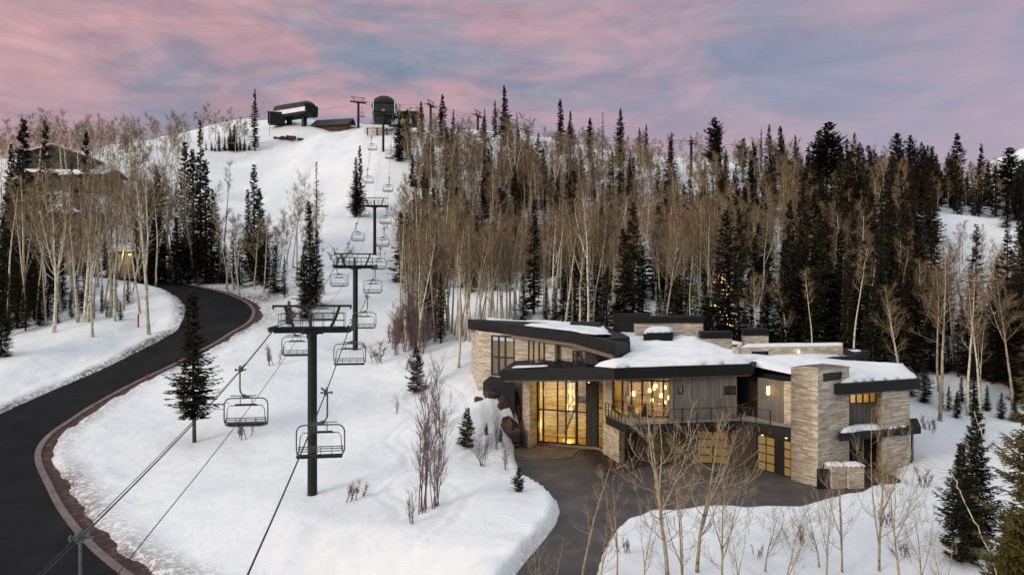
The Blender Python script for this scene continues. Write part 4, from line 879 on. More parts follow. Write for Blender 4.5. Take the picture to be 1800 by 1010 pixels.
# terminals
def terminal(x, y, z, L, W, H, rot, label, legs, booth=None, leg_h=4.5):
    r = empty('lift_terminal', (x, y, z), rot); tag(r, label, 'lift terminal', 'lift terminals on the crest')
    n = 16
    def prof(w, h, z0): return [(w / 2 * math.cos(math.pi * i / n) * (1.0 if True else 0), z0 + h * math.sin(math.pi * i / n) ** 0.8) for i in range(n + 1)]
    mb = MB(); secs = [(-L / 2, 0.82), (-L / 2 + 0.8, 0.97), (-L / 4, 1), (0, 1), (L / 4, 1), (L / 2 - 0.8, 1.03), (L / 2, 1.0)]
    P0 = prof(W, H * 0.55, leg_h + H * 0.45)
    for yy, s in secs:
        for px, pz in P0: mb.v.append((px * s, yy, leg_h + (pz - leg_h) * s))
    m_ = n + 1
    for i in range(len(secs) - 1):
        for j in range(n): mb.f.append((i * m_ + j, i * m_ + j + 1, (i + 1) * m_ + j + 1, (i + 1) * m_ + j)); mb.m.append(0)
    mb.f.append(tuple(range(m_))); mb.m.append(0); mb.f.append(tuple(reversed(range((len(secs) - 1) * m_, len(secs) * m_)))); mb.m.append(0)
    for k in range(1, 9):
        yy = -L / 2 + L * k / 9; mb.tube([(px * 1.012, yy, pz + 0.03) for px, pz in P0], 0.09, 5)
    mb.build('roof_shell', M['dome'], r, False)
    MB().box((0, 0, leg_h + H * 0.3), (W * 0.99, L * 0.98, H * 0.3)).build('side_band', M['white'], r)
    MB().box((0, 0, leg_h + H * 0.06), (W * 0.86, L * 0.94, H * 0.18)).box((0, -L / 2 - 0.02, leg_h + H * 0.42), (W * 0.93, 0.08, H * 0.55)).tube([(0, -L / 2 + 0.5, leg_h - 0.6), (0, -L / 2 + 0.5, leg_h + 0.2)], W * 0.36, 20).build('underbody', M['terminal'], r)
    for yy in legs: MB().box((0, yy, leg_h / 2 - 0.8), (1.7, 1.3, leg_h + 1.6)).build('leg', M['tower'], r)
    if booth:
        bx, by = booth; b = MB().box((bx, by, 1.8), (3.4, 4.4, 3.9)).build('booth', M['terminal'], r); MB().box((bx, by - 2.22, 2.3), (2.4, 0.05, 1.2)).build('pane', M['glass'], b)
    return r
x, y = PD(520, 284); terminal(x, y, ZR(226, 284), 17, 7.5, 5.4, math.radians(62), 'long dark domed lift terminal at the left of the crest', (-4.5, 3.5), None, 4.6)
x, y = PD(486, 284); b = empty('operator_booth', (x, y, ZR(218, 284))); tag(b, 'dark green operator booth left of the long terminal', 'booth')
MB().box((0, 0, 2.0), (6.2, 4, 4.4), 0.2).build('body', M['terminal'], b); MB().box((0, 0, 4.3), (6.6, 4.4, 0.2), 0.2).build('roof', M['dome'], b)
x, y = PD(673, 266); TZ = ZR(226, 266); t = terminal(x, y + 4, TZ, 14, 9.2, 8.6, 0.14, 'dark rounded lift terminal seen end on above the main line', (2.5,), None, 3.2)
e = MB().box((0, -7.12, 6.5), (6.6, 0.06, 3.6)).build('end_window', M['glass'], t)
fm = MB()
for s in (-1, 1): fm.box((s * 3.9, -7.2, 7.2), (0.3, 0.2, 4.4)).box((s * 4.1, -7.2, 9.3), (0.18, 0.1, 0.9))
fm.build('end_frame', M['white'], t)
x, y = PD(712, 268); b = empty('lift_hut', (x, y, ZR(224, 268))); tag(b, 'low flat roofed lift hut right of the end on terminal', 'hut')
MB().box((0, 0, 2.6), (9.5, 5, 4.4), 0.05).build('body', M['terminal'], b); MB().box((0, -0.2, 5.1), (10.6, 6, 0.55), 0.05).build('roof', M['frame'], b); MB().box((-1.0, -2.6, 1.6), (7.4, 0.2, 2.0), 0.05).build('wall_panel', M['white'], b)
x, y = PD(663, 262); b = empty('loading_deck', (x, y, ZR(234, 262))); tag(b, 'pale loading platform with orange netting below the terminal', 'platform')
MB().box((0, 0, 2.2), (9.0, 4, 0.9), 0.1).build('deck', M['white'], b)
for s in (-3.6, 0, 3.6): MB().box((s, 0, 0.6), (0.5, 0.5, 2.6)).build('leg', M['tower'], b)
nb = MB()
for i in range(9): nb.tube([(-4.2 + 1.05 * i, -2.3, -1.0), (-4.2 + 1.05 * i, -2.3, 1.0)], 0.06, 4)
for zz in (-0.5, 0.0, 0.5, 0.9): nb.tube([(-4.2, -2.3, zz), (4.2, -2.3, zz)], 0.07, 4)
nb.build('netting', M['net'], b)
# crest cabin
def gable(name, x, y, z, L, W, hw, hr, rot, label, cat, wm, rm, snow=0.0, wins=3):
    r = empty(name, (x, y, z), rot); tag(r, label, cat)
    w_ = MB(); w_.box((0, 0, hw / 2 - 1), (L, W, hw + 2))
    for s in (-1, 1): w_.add([(s * L / 2, -W / 2, hw), (s * L / 2, W / 2, hw), (s * L / 2, 0, hw + hr)], [(0, 1, 2) if s > 0 else (2, 1, 0)])
    w_.build('wall', wm, r); ov = 1.0
    def slope(sg, t0, t1, lift=0.0, k=1.0):
        a = (0, hw + hr + lift); b = (sg * (W / 2 + ov) * k, hw + lift - ov * hr / (W / 2) * k + (1 - k) * hr * 0); b = (b[0], hw + hr + lift - (hr / (W / 2)) * abs(b[0]))
        LL = L / 2 + ov * (1 if k == 1 else 0.9); v = []
        for zoff in (t0, t1):
            for xx in (-LL, LL): v += [(xx, a[0], a[1] + zoff), (xx, b[0], b[1] + zoff)]
        return v, [(0, 1, 3, 2), (4, 6, 7, 5), (0, 2, 6, 4), (1, 5, 7, 3), (0, 4, 5, 1), (2, 3, 7, 6)]
    rf = MB(); [rf.add(*slope(s, 0.0, 0.35)) for s in (-1, 1)]; rfo = rf.build('roof', rm, r)
    if snow: sn = MB(); [sn.add(*slope(s, 0.36, 0.36 + snow, 0, 0.93)) for s in (-1, 1)]; sn.build('roof_snow', M['snow'], rfo)
    for i in range(wins):
        xx = -L / 2 + L * (i + 0.5) / wins; f = MB().box((xx, -W / 2 - 0.03, hw * 0.55), (1.5, 0.1, 1.4)).build('window', M['frame'], r); MB().box((xx, -W / 2 - 0.09, hw * 0.55), (1.25, 0.03, 1.15)).build('pane', M['glass'], f)
    return r
x, y = PD(588, 285); gable('timber_cabin', x, y, ZR(234, 285), 14, 8, 2.6, 2.6, math.radians(-12), 'reddish brown timber cabin with a grey roof on the crest', 'cabin', M['cabin'], M['roofdark'])
x, y = PD(622, 288); gable('timber_shed', x, y, ZR(234, 288), 6, 6, 1.6, 2.0, 0.6, 'small low shed right of the timber cabin', 'shed', M['cabin'], M['roofdark'], 0.3, 0)
# houses in the trees at left
for px, row, d, L, W, hw, hr, rot, lab, wins in ((112, 296, 232, 14, 21, 2.4, 3.6, 1.72, 'big dark gabled lodge above the left aspens', 5), (108, 318, 212, 20, 8, 3.4, 1.2, 0.05, 'long low building with a thick snow roof below the lodge', 5), (165, 322, 206, 13, 8, 3.0, 1.4, -0.1, 'brown building with a pale snow roof right of the low one', 3), (140, 362, 180, 12, 8, 3.0, 1.6, 0.2, 'small snowy roof deep among the left aspens', 2), (250, 400, 156, 7.0, 6, 4.6, 1.4, 0.1, 'cabin with a yellow lit wall among the left firs', 1)):
    x, y = PD(px, d); z = min(ZR(row, d), H1(x, y) + 0.5); o = gable('lodge', x, y, z, L, W, hw, hr, rot, lab, 'lodge', M['darkwood'] if px != 250 else M['plaster'], M['roofdark'], 0.3, wins)
    if px == 250: MB().box((-1.2, -3.2, 4.2), (0.5, 0.3, 0.5)).build('porch_lamp', M['lamp'], o); light(Vector((x - 1, y - 6, z + 4.0)), 130, 0.3, (1.0, 0.85, 0.35))

# ------------------------------------------------------------------ trees
def twig_strip(mb, p, q, w, rn):
    d = (q - p); s = d.cross(Vector((rn.uniform(-1, 1), rn.uniform(-1, 1), rn.uniform(-.3, .3))))
    if s.length < 1e-6: s = d.orthogonal()
    s = s.normalized() * w * 0.5; b = len(mb.v); t = s * 0.35
    mb.v += [p - s, p + s, q + t, q - t]; mb.f.append((b, b + 1, b + 2, b + 3)); mb.m.append(0)
def rot_dir(d, ang, rn):
    ax = d.cross(Vector((rn.uniform(-1, 1), rn.uniform(-1, 1), rn.uniform(-1, 1))))
    if ax.length < 1e-6: ax = d.orthogonal()
    ax.normalize(); c, s = math.cos(ang), math.sin(ang); return (d * c + ax.cross(d) * s).normalized()
def grow(p, d, L, n, up, rn, wob):
    pts = [p.copy()]
    for i in range(n):
        d = (d + Vector((rn.gauss(0, wob), rn.gauss(0, wob), rn.gauss(0, wob * 0.7) + up))).normalized(); p = p + d * (L / n); pts.append(p.copy())
    return pts
def aspen_mesh(seed, h, clear=0.5, spread=1.0, n1=20, n2=7, n3=6, r0=None, tw=0.03, fork=0, twl=1.0, curly=0.0, lean=0.0, near=False, dens=1.0):
    """bare aspen: pale trunk and limbs, and a crown of fine twigs"""
    rn = random.Random(seed); T = MB(); K = MB(); r0 = r0 or h * 0.011
    heads = []
    tp = grow(Vector((0, 0, -0.3)), Vector((rn.gauss(0, .02) + lean, rn.gauss(0, .02), 1)).normalized(), h, 12, 0.01, rn, 0.035)
    rad = [r0 * (1 - 0.9 * (i / 12) ** 0.9) * (1.15 if i == 0 else 1) for i in range(13)]
    T.tube(tp, rad, 8 if near else 6, 0); heads.append((tp, rad, h, clear))
    for f in range(fork):
        i = rn.randint(3, 6) if not near else rn.randint(2, 5); L = h * (1 - i / 12) * rn.uniform(0.8, 0.97)
        fp = grow(tp[i], rot_dir((tp[i + 1] - tp[i]).normalized(), rn.uniform(0.25, 0.5), rn), L, 8, 0.12, rn, 0.05)
        fr = [rad[i] * 0.72 * (1 - 0.9 * j / 8) + 0.004 for j in range(9)]; T.tube(fp, fr, 7 if near else 5, 0); heads.append((fp, fr, L, 0.15))
    for hp_, hr_, hl, cl in heads:
        m = len(hp_) - 1; cnt = int(n1 * (hl / h) ** 0.8 * (1 if hl == h else 0.8))
        for k in range(cnt):
            t = cl + (0.985 - cl) * (k + rn.random()) / cnt; f = t * m; i = min(int(f), m - 1); p = hp_[i].lerp(hp_[i + 1], f - i)
            r = hr_[i] * (1 - (f - i)) + hr_[i + 1] * (f - i)
            L = (h * 0.10 + (1 - t) * h * 0.24) * rn.uniform(0.6, 1.15) * spread; a = rn.uniform(0, 6.283); el = rn.uniform(0.25, 0.9) if not curly else rn.uniform(-0.05, 0.5)
            d = Vector((math.cos(a) * math.cos(el), math.sin(a) * math.cos(el), math.sin(el)))
            bp = grow(p, d, L, 6, 0.13 + curly, rn, 0.12 if not near else 0.16); br = [max(r * 0.42 * (1 - j / 6), 0.009 if near else 0.011) for j in range(7)]
            T.tube(bp, br, 5 if near else 3, 0, cap=False)
            for q in range(n2):
                s = rn.uniform(0.2, 1.0) * 6; i2 = min(int(s), 5); p2 = bp[i2].lerp(bp[i2 + 1], s - i2); d2 = rot_dir((bp[i2 + 1] - bp[i2]).normalized(), rn.uniform(0.4, 1.0), rn)
                L2 = L * rn.uniform(0.2, 0.42) * twl; sp = grow(p2, d2, L2, 3, 0.16 + curly * 0.8, rn, 0.13)
                if near: T.tube(sp, [max(br[i2] * 0.65 * (1 - j / 3), 0.006) for j in range(4)], 4, 0, cap=False)
                else:
                    for a1, b1 in zip(sp[:-1], sp[1:]): twig_strip(K, a1, b1, tw * 1.25, rn)
                for u in range(int(n3 * dens)):
                    s3 = rn.uniform(0.1, 1.0) * 3; i3 = min(int(s3), 2); p3 = sp[i3].lerp(sp[i3 + 1], s3 - i3); d3 = rot_dir((sp[i3 + 1] - sp[i3]).normalized(), rn.uniform(0.35, 0.9), rn); d3 = (d3 + Vector((0, 0, 0.25))).normalized()
                    l3 = rn.uniform(0.25, 0.75) * (1 if near else 1.25) * twl
                    if near: mid = p3 + d3 * l3 * 0.5; twig_strip(K, p3, mid, tw, rn); twig_strip(K, mid, mid + (d3 + Vector((0, 0, 0.35))).normalized() * l3 * 0.5, tw * 0.7, rn)
                    else: twig_strip(K, p3, p3 + d3 * l3, tw, rn)
    return T, K
def fir_mesh(seed, h, w, z0=0.05, step=0.3, nb=6, droop=0.35, ragged=0.25, power=0.85, fine=1.0, side=5, sparse=0.0, clump=1.0):
    """conifer: trunk, and whorls of drooping boughs made of many small sprays"""
    rn = random.Random(seed); T = MB(); K = MB()
    tp = grow(Vector((0, 0, -0.3)), Vector((0, 0, 1)), h * 0.995, 8, 0.02, rn, 0.008); T.tube(tp, [h * 0.013 * (1 - i / 8.4) + 0.01 for i in range(9)], 7, 0)
    def spray(p, q, wd):
        d = q - p; s = d.cross(Vector((rn.uniform(-.4, .4), rn.uniform(-.4, .4), 1)))
        if s.length < 1e-6: s = d.orthogonal()
        s = s.normalized() * wd; m_ = p + d * 0.45 + Vector((0, 0, rn.uniform(-.05, .03))); b = len(K.v)
        K.v += [p, m_ - s, q, m_ + s]; K.f.append((b, b + 1, b + 2, b + 3)); K.m.append(0)
    z = z0 * h; bias = [rn.uniform(1 - ragged, 1 + ragged) for _ in range(8)]
    while z < h * 0.985:
        t = (z / h - z0) / (1 - z0); R = w * (max(1 - t, 0) ** power) * (0.8 + 0.2 * math.sin(t * 9 + seed)) + 0.12; taper = min(1.0, t * 5 + 0.55); R *= taper
        n = max(3, int(nb * (0.6 + 0.4 * (1 - t))))
        for k in range(n):
            if rn.random() < sparse: continue
            a = rn.uniform(0, 6.283); L = R * rn.uniform(0.62, 1.12) * bias[int(a / 6.284 * 8)]
            if rn.random() < 0.06: L *= 1.25
            el = -droop * (1 - t) + 0.35 * t + rn.gauss(0, 0.12); out = Vector((math.cos(a), math.sin(a), 0)); f = min(z / h * 8.04, 7.99); c = tp[int(f)].lerp(tp[int(f) + 1], f - int(f)); c.z = z + rn.uniform(-.1, .1)
            pts = [c + out * L * s + Vector((0, 0, math.sin(el) * L * s + 0.16 * L * s * s * (1 if t < 0.8 else 0.3))) for s in (0, 0.35, 0.7, 1.0)]
            tang = Vector((-math.sin(a), math.cos(a), 0))
            for j in range(3): spray(pts[j], pts[j + 1] + (pts[j + 1] - pts[j]) * 0.15, (0.10 + 0.07 * rn.random()) * clump)
            for q in range(side):
                s = 0.2 + 0.8 * (q + rn.random() * 0.8) / side; j = min(int(s * 3), 2); p = pts[j].lerp(pts[j + 1], min(s * 3 - j, 1)); l = (0.16 + L * 0.30 * (1.12 - s)) * rn.uniform(0.7, 1.3)
                for sg in (-1, 1): dr = (out * rn.uniform(0.5, 0.9) + tang * sg * rn.uniform(0.6, 1.0) + Vector((0, 0, rn.uniform(-0.45, 0.0)))).normalized(); spray(p, p + dr * l, (0.05 + 0.12 * l) * clump)
        z += step * rn.uniform(0.75, 1.25) * (1.0 if t < 0.85 else 0.7) / fine
    return T, K
class Kind:
    """mesh data of one tree, ready to be used by many individuals"""
    def __init__(s, TK, tm, km, h, tname='trunk', kname='crown'):
        T, K = TK; s.h = h; s.t = T.build(tname, tm, smooth=True).data; s.k = K.build(kname, km).data if K.f else None
        for o in [o for o in C.objects if o.data in (s.t, s.k)]: bpy.data.objects.remove(o)
        s.tn, s.kn = tname, kname
def plant(kind, name, loc, h, rz, label, cat, group=None, wide=1.0):
    r = bpy.data.objects.new(name, None); C.objects.link(r); r.location = loc; r.rotation_euler = (0, 0, rz); s = h / kind.h; r.scale = (s * wide, s * wide, s); r.empty_display_size = 0.3
    tag(r, label, cat, group)
    a = bpy.data.objects.new(kind.tn, kind.t); C.objects.link(a); a.parent = r
    if kind.k: b = bpy.data.objects.new(kind.kn, kind.k); C.objects.link(b); b.parent = r
    return r
rg = random.Random(11)
SLIM = [Kind(aspen_mesh(150 + i, 18, clear=(0.58, 0.66, 0.6, 0.7, 0.5, 0.62)[i], spread=(0.62, 0.5, 0.7, 0.45, 0.65, 0.55)[i], n1=(20, 16, 22, 14, 20, 18)[i], n2=6, n3=4, fork=(0, 0, 1, 0, 1, 0)[i], r0=(0.2, 0.17, 0.21, 0.16, 0.2, 0.18)[i], tw=0.024, lean=(0, 0.05, -0.04, 0.02, -0.07, 0.09)[i]), M['bark'], M['twig'], 18) for i in range(6)]
ASP = [Kind(aspen_mesh(100 + i, 16, clear=(0.5, 0.55, 0.45, 0.6, 0.5, 0.42, 0.55, 0.35)[i], spread=(1, 0.8, 0.9, 0.75, 1.1, 1.0, 0.7, 1.2)[i], n1=22, n2=7, n3=5, fork=(0, 1, 0, 1, 1, 0, 1, 2)[i], r0=0.19, tw=0.026), M['bark'], M['twig'], 16) for i in range(8)]
FIR = [Kind(fir_mesh(200 + i, 18, (3.0, 2.5, 3.3, 2.7, 2.2, 3.1)[i], z0=(0.03, 0.05, 0.03, 0.06, 0.08, 0.04)[i], step=0.27, nb=8, side=6, sparse=(0, .05, 0, .1, .15, 0)[i], clump=1.45, ragged=0.3), M['fbark'], M['needle'], 18) for i in range(6)]
WID = [Kind(fir_mesh(240 + i, 18, 4.4, z0=0.2, step=0.36, nb=8, droop=-0.15, ragged=0.4, power=0.55, side=8, clump=2.0), M['fbark'], M['needle'], 18) for i in range(3)]
THIN = [Kind(fir_mesh(260 + i, 18, 1.3, z0=0.15, step=0.3, nb=5, sparse=0.3, side=4, clump=1.3), M['fbark'], M['needle'], 18) for i in range(2)]
cnt = {'a': 0, 'f': 0}
def fir(px, d, top, label, group=None, kinds=FIR, wide=1.0, cat='fir tree', name='fir_tree', h=None):
    p = gd(px, d); hh = h or max(3.0, ZR(top, d) - p.z); cnt['f'] += 1
    return plant(kinds[rg.randrange(len(kinds))], name, p, hh, rg.uniform(0, 6.28), label, cat, group, wide * (18 / max(hh, 9)) ** 0.35)
def asp(px, d, top=None, label=None, group=None, h=None, wide=1.0):
    p = gd(px, d); hh = h or max(4.0, ZR(top, d) - p.z); cnt['a'] += 1
    return plant(ASP[rg.randrange(8)], 'aspen_tree', p, hh, rg.uniform(0, 6.28), label, 'aspen', group, wide)

# firs read one by one from the photograph: column, distance, row of the tip
SKY_F = [(740, 262, 178, 1), (778, 262, 165, 1), (797, 258, 192, .7), (852, 262, 190, .6), (870, 262, 176, .8), (888, 257, 150, .9), (985, 262, 173, 1), (1002, 262, 194, .8), (1037, 255, 207, 1.3), (1091, 258, 190, 1), (1124, 258, 224, .8), (1136, 256, 218, .8), (1352, 250, 218, 1), (1373, 250, 221, 1.1), (1398, 255, 236, .7), (1683, 222, 233, 1.4), (1725, 218, 252, 1.0), (1338, 252, 226, .5)]
for px, d, t, wd in SKY_F: fir(px, d, t, f'dark fir spiking above the {"middle" if px < 1000 else "right"} crest against the sky', 'firs on the crest', wide=wd * 1.3)
for px, d, t, wd, lab in ((1258, 246, 205, 1.25, 'wide topped conifer above the forest right of the lift tower'), (1306, 246, 243, 1.0, 'low round topped conifer on the right crest'), (1453, 212, 213, 1.45, 'broadest dark conifer on the right skyline'), (1440, 220, 228, 0.9, 'conifer leaning against the broadest one'), (1578, 232, 233, 0.9, 'left of two tall shaggy conifers on the right skyline'), (1601, 232, 237, 0.9, 'right of two tall shaggy conifers on the right skyline'), (1772, 205, 258, 1.35, 'shaggy conifer before the far snowy peak')):
    fir(px, d, t, lab, 'wide conifers on the skyline', WID, wd)
for px, d, t in ((1059, 262, 197), (1510, 246, 258), (1532, 246, 268), (1545, 244, 280), (910, 262, 195), (1372, 236, 250), (556, 172, 282), (1008, 250, 230)): fir(px, d, t, 'thin dead looking spire fir', 'thin spire firs', THIN, 1.0)
MID_F = [(912, 205, 222), (905, 190, 290), (860, 205, 300), (880, 198, 330), (870, 180, 350), (955, 200, 330), (745, 200, 300), (725, 215, 270), (732, 190, 340), (755, 220, 250), (790, 210, 300), (770, 185, 330), (1040, 215, 270), (1000, 220, 260), (1060, 200, 320), (1110, 205, 300), (1075, 180, 360), (1180, 210, 300), (1240, 225, 280), (1265, 225, 270), (1290, 225, 300), (1150, 190, 360), (1320, 210, 280), (1345, 200, 300), (1385, 210, 280), (1410, 190, 320), (1425, 180, 310), (1460, 180, 330), (1480, 175, 350), (1500, 180, 340), (1525, 170, 350), (1550, 200, 300), (1575, 190, 330), (1610, 215, 310), (1630, 205, 320), (1655, 200, 300), (1672, 200, 330), (1700, 205, 310), (1720, 200, 320), (1750, 190, 290), (1790, 180, 310), (1770, 175, 350), (1798, 160, 360), (820, 185, 350), (840, 215, 320), (722, 195, 350), (716, 180, 400), (710, 170, 420)]
for px, d, t in MID_F: fir(px, d, t, f'dark fir among aspens on the {"left" if px < 960 else "middle" if px < 1300 else "right"} part of the forested hill', 'firs on the forested hill', wide=rg.uniform(1.05, 1.5))
FRONT_F = [(938, 113, 350), (765, 112, 400), (748, 108, 440), (775, 104, 480), (1112, 116, 352), (1098, 112, 400), (1130, 114, 430), (1010, 115, 420), (1030, 112, 450), (1050, 114, 440), (990, 112, 470), (975, 112, 500), (920, 106, 480), (905, 108, 510), (960, 108, 500), (1066, 110, 470), (1282, 112, 366), (1299, 110, 364), (1212, 112, 450), (1190, 115, 440), (1175, 112, 480), (1240, 112, 470), (1260, 110, 460), (1322, 112, 470), (1390, 113, 350), (1375, 108, 420), (1410, 110, 400), (1435, 112, 340), (1450, 108, 380), (1475, 110, 400), (1500, 106, 370), (1520, 104, 420), (1545, 106, 400), (1562, 103, 350), (1590, 102, 362), (1615, 103, 378), (1642, 100, 400), (1605, 98, 470), (1580, 98, 460), (1716, 97, 392), (1772, 92, 400), (1798, 86, 370), (1785, 88, 480), (1812, 82, 420), (1350, 112, 470), (1425, 106, 470), (1160, 110, 505), (1225, 110, 510), (1345, 111, 500), (1395, 108, 490), (1085, 111, 500), (1465, 108, 470), (1510, 107, 460), (1185, 108, 530), (1245, 109, 520), (1310, 109, 530), (1405, 109, 520), (1338, 108, 540), (1555, 107, 520), (1575, 100, 540), (1490, 103, 480), (1535, 101, 500)]
for px, d, t in FRONT_F: fir(px, d - (14 if 1060 < px < 1560 else 9 if 960 < px < 1061 else 0), t, f'tall dark fir behind the house, {"left of the roof blocks" if px < 1080 else "above the roof snow" if px < 1330 else "above the chimney" if px < 1560 else "beyond its right end"}', 'tall firs behind the house', wide=rg.uniform(0.9, 1.2))
for px, d, t in ((1668, 104, 480), (1690, 102, 520), (1738, 100, 500), (1752, 98, 450), (1655, 106, 520), (1725, 104, 560), (1645, 102, 560), (1780, 96, 500)): fir(px, d, t, 'dark fir on the snowy rise at the far right', 'firs on the rise at the right')
for i, (px, d, t) in enumerate(((1618, 92, 500), (1636, 93, 540), (1652, 91, 560), (1667, 92, 590), (1684, 90, 560), (1699, 91, 530), (1714, 89, 575), (1729, 90, 545), (1744, 88, 520), (1760, 89, 560), (1776, 87, 500), (1792, 86, 530), (1808, 86, 470), (1606, 91, 560), (1590, 91, 500))): fir(px, d, t, 'dark fir in the thick row edging the snow right of the house', 'thick fir row right of the house', wide=1.25)
for px, d, t, wd in ((1385, 92.5, 500, .9), (1425, 88, 470, 1.0), (1503, 86, 430, 1.1), (1585, 83, 500, 1.0), (1652, 79, 440, 1.0), (1700, 81, 480, 1.0), (1722, 79, 490, .9), (1780, 82, 480, 1.0), (1215, 97, 400, 1), (1168, 96, 395, 1), (1330, 94, 480, .9)):
    p = gd(px, d); plant((ASP if int(px) % 3 else SLIM)[int(px) % 6], 'aspen_tree', p, ZR(t, d) - p.z, px, 'pale aspen standing in front of the dark firs ' + ('behind the roofs' if px < 1560 else 'right of the house'), 'aspen', 'pale aspens before the firs', wd)
for px, d, t in ((1600, 86, 640), (1625, 84, 630), (1655, 82, 690), (1668, 82, 705), (1682, 80, 700), (1690, 84, 665), (1712, 82, 620), (1735, 82, 690), (1760, 80, 720), (1790, 84, 640), (1785, 79, 722), (1800, 88, 600)): fir(px, d, t, 'small fir on the snow edge right of the house', 'small firs right of the house', wide=1.25)
LEFT_F = [(38, 128, 205), (80, 165, 208), (20, 140, 250), (55, 130, 300), (150, 170, 225), (352, 152, 210), (340, 158, 260), (272, 142, 295), (325, 156, 245), (262, 150, 330), (448, 262, 156), (447, 142, 285), (436, 150, 330), (458, 144, 330), (385, 150, 400), (395, 146, 430), (370, 146, 330), (362, 148, 280), (290, 144, 400), (310, 146, 380), (240, 146, 380), (545, 122, 352), (556, 124, 400), (535, 123, 430), (500, 130, 450), (482, 134, 430), (466, 138, 400), (420, 142, 420), (410, 145, 400), (345, 146, 410), (330, 146, 430), (10, 118, 320), (60, 118, 420), (30, 114, 460), (150, 120, 460), (110, 122, 440), (85, 117, 480), (200, 122, 470), (180, 118, 500), (125, 116, 510), (225, 124, 480), (155, 114, 540), (45, 112, 500), (15, 110, 480), (70, 114, 500), (188, 115, 540), (212, 114, 545), (100, 114, 530), (135, 130, 430), (5, 130, 380), (260, 138, 420), (280, 148, 360), (95, 140, 400), (20, 135, 340)]
for px, d, t in LEFT_F: fir(px, d, t, f'dark fir among the aspens {"on the far left" if px < 120 else "left of the road bend" if px < 260 else "behind the road bend" if px < 400 else "between the road bend and the ski run"}', 'firs left of the ski run', wide=rg.uniform(.85, 1.15))
for px, t in ((372, 250), (385, 232), (395, 240), (405, 225), (413, 218), (422, 240), (430, 245), (438, 262), (378, 262), (362, 255)): fir(px, 262, t, 'dark fir in the clump left of the crest dome', 'fir clump on the left crest', wide=1.2)
fir(633, 196, 254, 'taller dark fir of the pair standing alone on the ski run', 'fir pair on the ski run', wide=0.85); fir(624, 192, 275, 'shorter left fir of the pair standing alone on the ski run', 'fir pair on the ski run', wide=0.9)
fir(627, 193, 300, 'low fir squeezed between the pair on the ski run', 'fir pair on the ski run', wide=1.0)
LF = Kind(fir_mesh(301, 15.8, 2.55, z0=0.17, step=0.2, nb=8, droop=0.32, ragged=0.45, power=0.7, side=8, fine=1.1, sparse=0.08, clump=1.1), M['fbark'], M['needle'], 15.8)
p = ground(342, 778); lone = plant(LF, 'fir_tree', p, ZR(505, p.y) - p.z, 1.0, 'lone tall fir on the snow between road and lift chair', 'fir tree')
SF = [Kind(fir_mesh(310 + i, 5, 1.75, z0=0.03, step=0.15, nb=8, droop=0.1, side=7, clump=0.8), M['fbark'], M['needle'], 5) for i in range(3)]
def small(px, row, top, label, wide=1.0, k=0, name='young_fir', m=None):
    p = ground(px, row); h = ZR(top, p.y) - p.z; return plant(SF[k], name, p, h, k * 1.3 + px, label, 'fir tree', 'young firs on the snow slope', wide)
small(733, 690, 610, 'young fir highest on the slope left of the birch', 1.0, 0); small(822, 786, 716, 'young fir midway down the slope left of the boulders', 0.95, 1)
small(912, 866, 820, 'smallest young fir at the edge of the driveway', 1.1, 2); small(880, 785, 752, 'young fir beside the lowest boulders', 0.8, 1); small(855, 772, 742, 'young fir right behind the bare bushes', 0.8, 2)
small(538, 560, 500, 'young fir near the road bend behind the nearest tower', 1.0, 0); small(508, 570, 528, 'little fir left behind the nearest tower', 1.0, 2)
# foreground firs on the right
FG = [Kind(fir_mesh(330 + i, 11, 2.7, z0=0.03, step=0.15, nb=9, droop=0.12, ragged=0.35, side=9, clump=0.7, fine=1.0), M['fbark'], (M['needle'], M['needle_warm_lit'])[i % 2], 11) for i in range(3)]
def fg(kind, px, d, top, label, wide=1.0):
    x, y = PD(px, d); z = H1(x, y); return plant(kind, 'fir_tree', (x, y, z), ZR(top, d) - z, px * 0.1, label, 'fir tree', None, wide)
fg(FG[0], 1690, 42, 778, 'left of two dark firs at the lower right', 1.0); fg(FG[2], 1716, 44, 706, 'taller right one of two dark firs at the lower right', 0.85)
FGG = Kind(fir_mesh(350, 15, 3.0, z0=0.02, step=0.14, nb=10, droop=-0.05, ragged=0.4, side=12, clump=0.62, power=0.75), M['fbark'], M['needle_warm_lit'], 15)
fg(FGG, 1828, 33, 490, 'olive spruce in warm light, cut by the right edge of the view', 0.85)
fg(FG[1], 1770, 36, 905, 'low olive fir in warm light at the bottom right corner', 1.35)
fg(FG[0], 2, 97, 525, 'dark fir cut by the left edge of the view', 1.0)

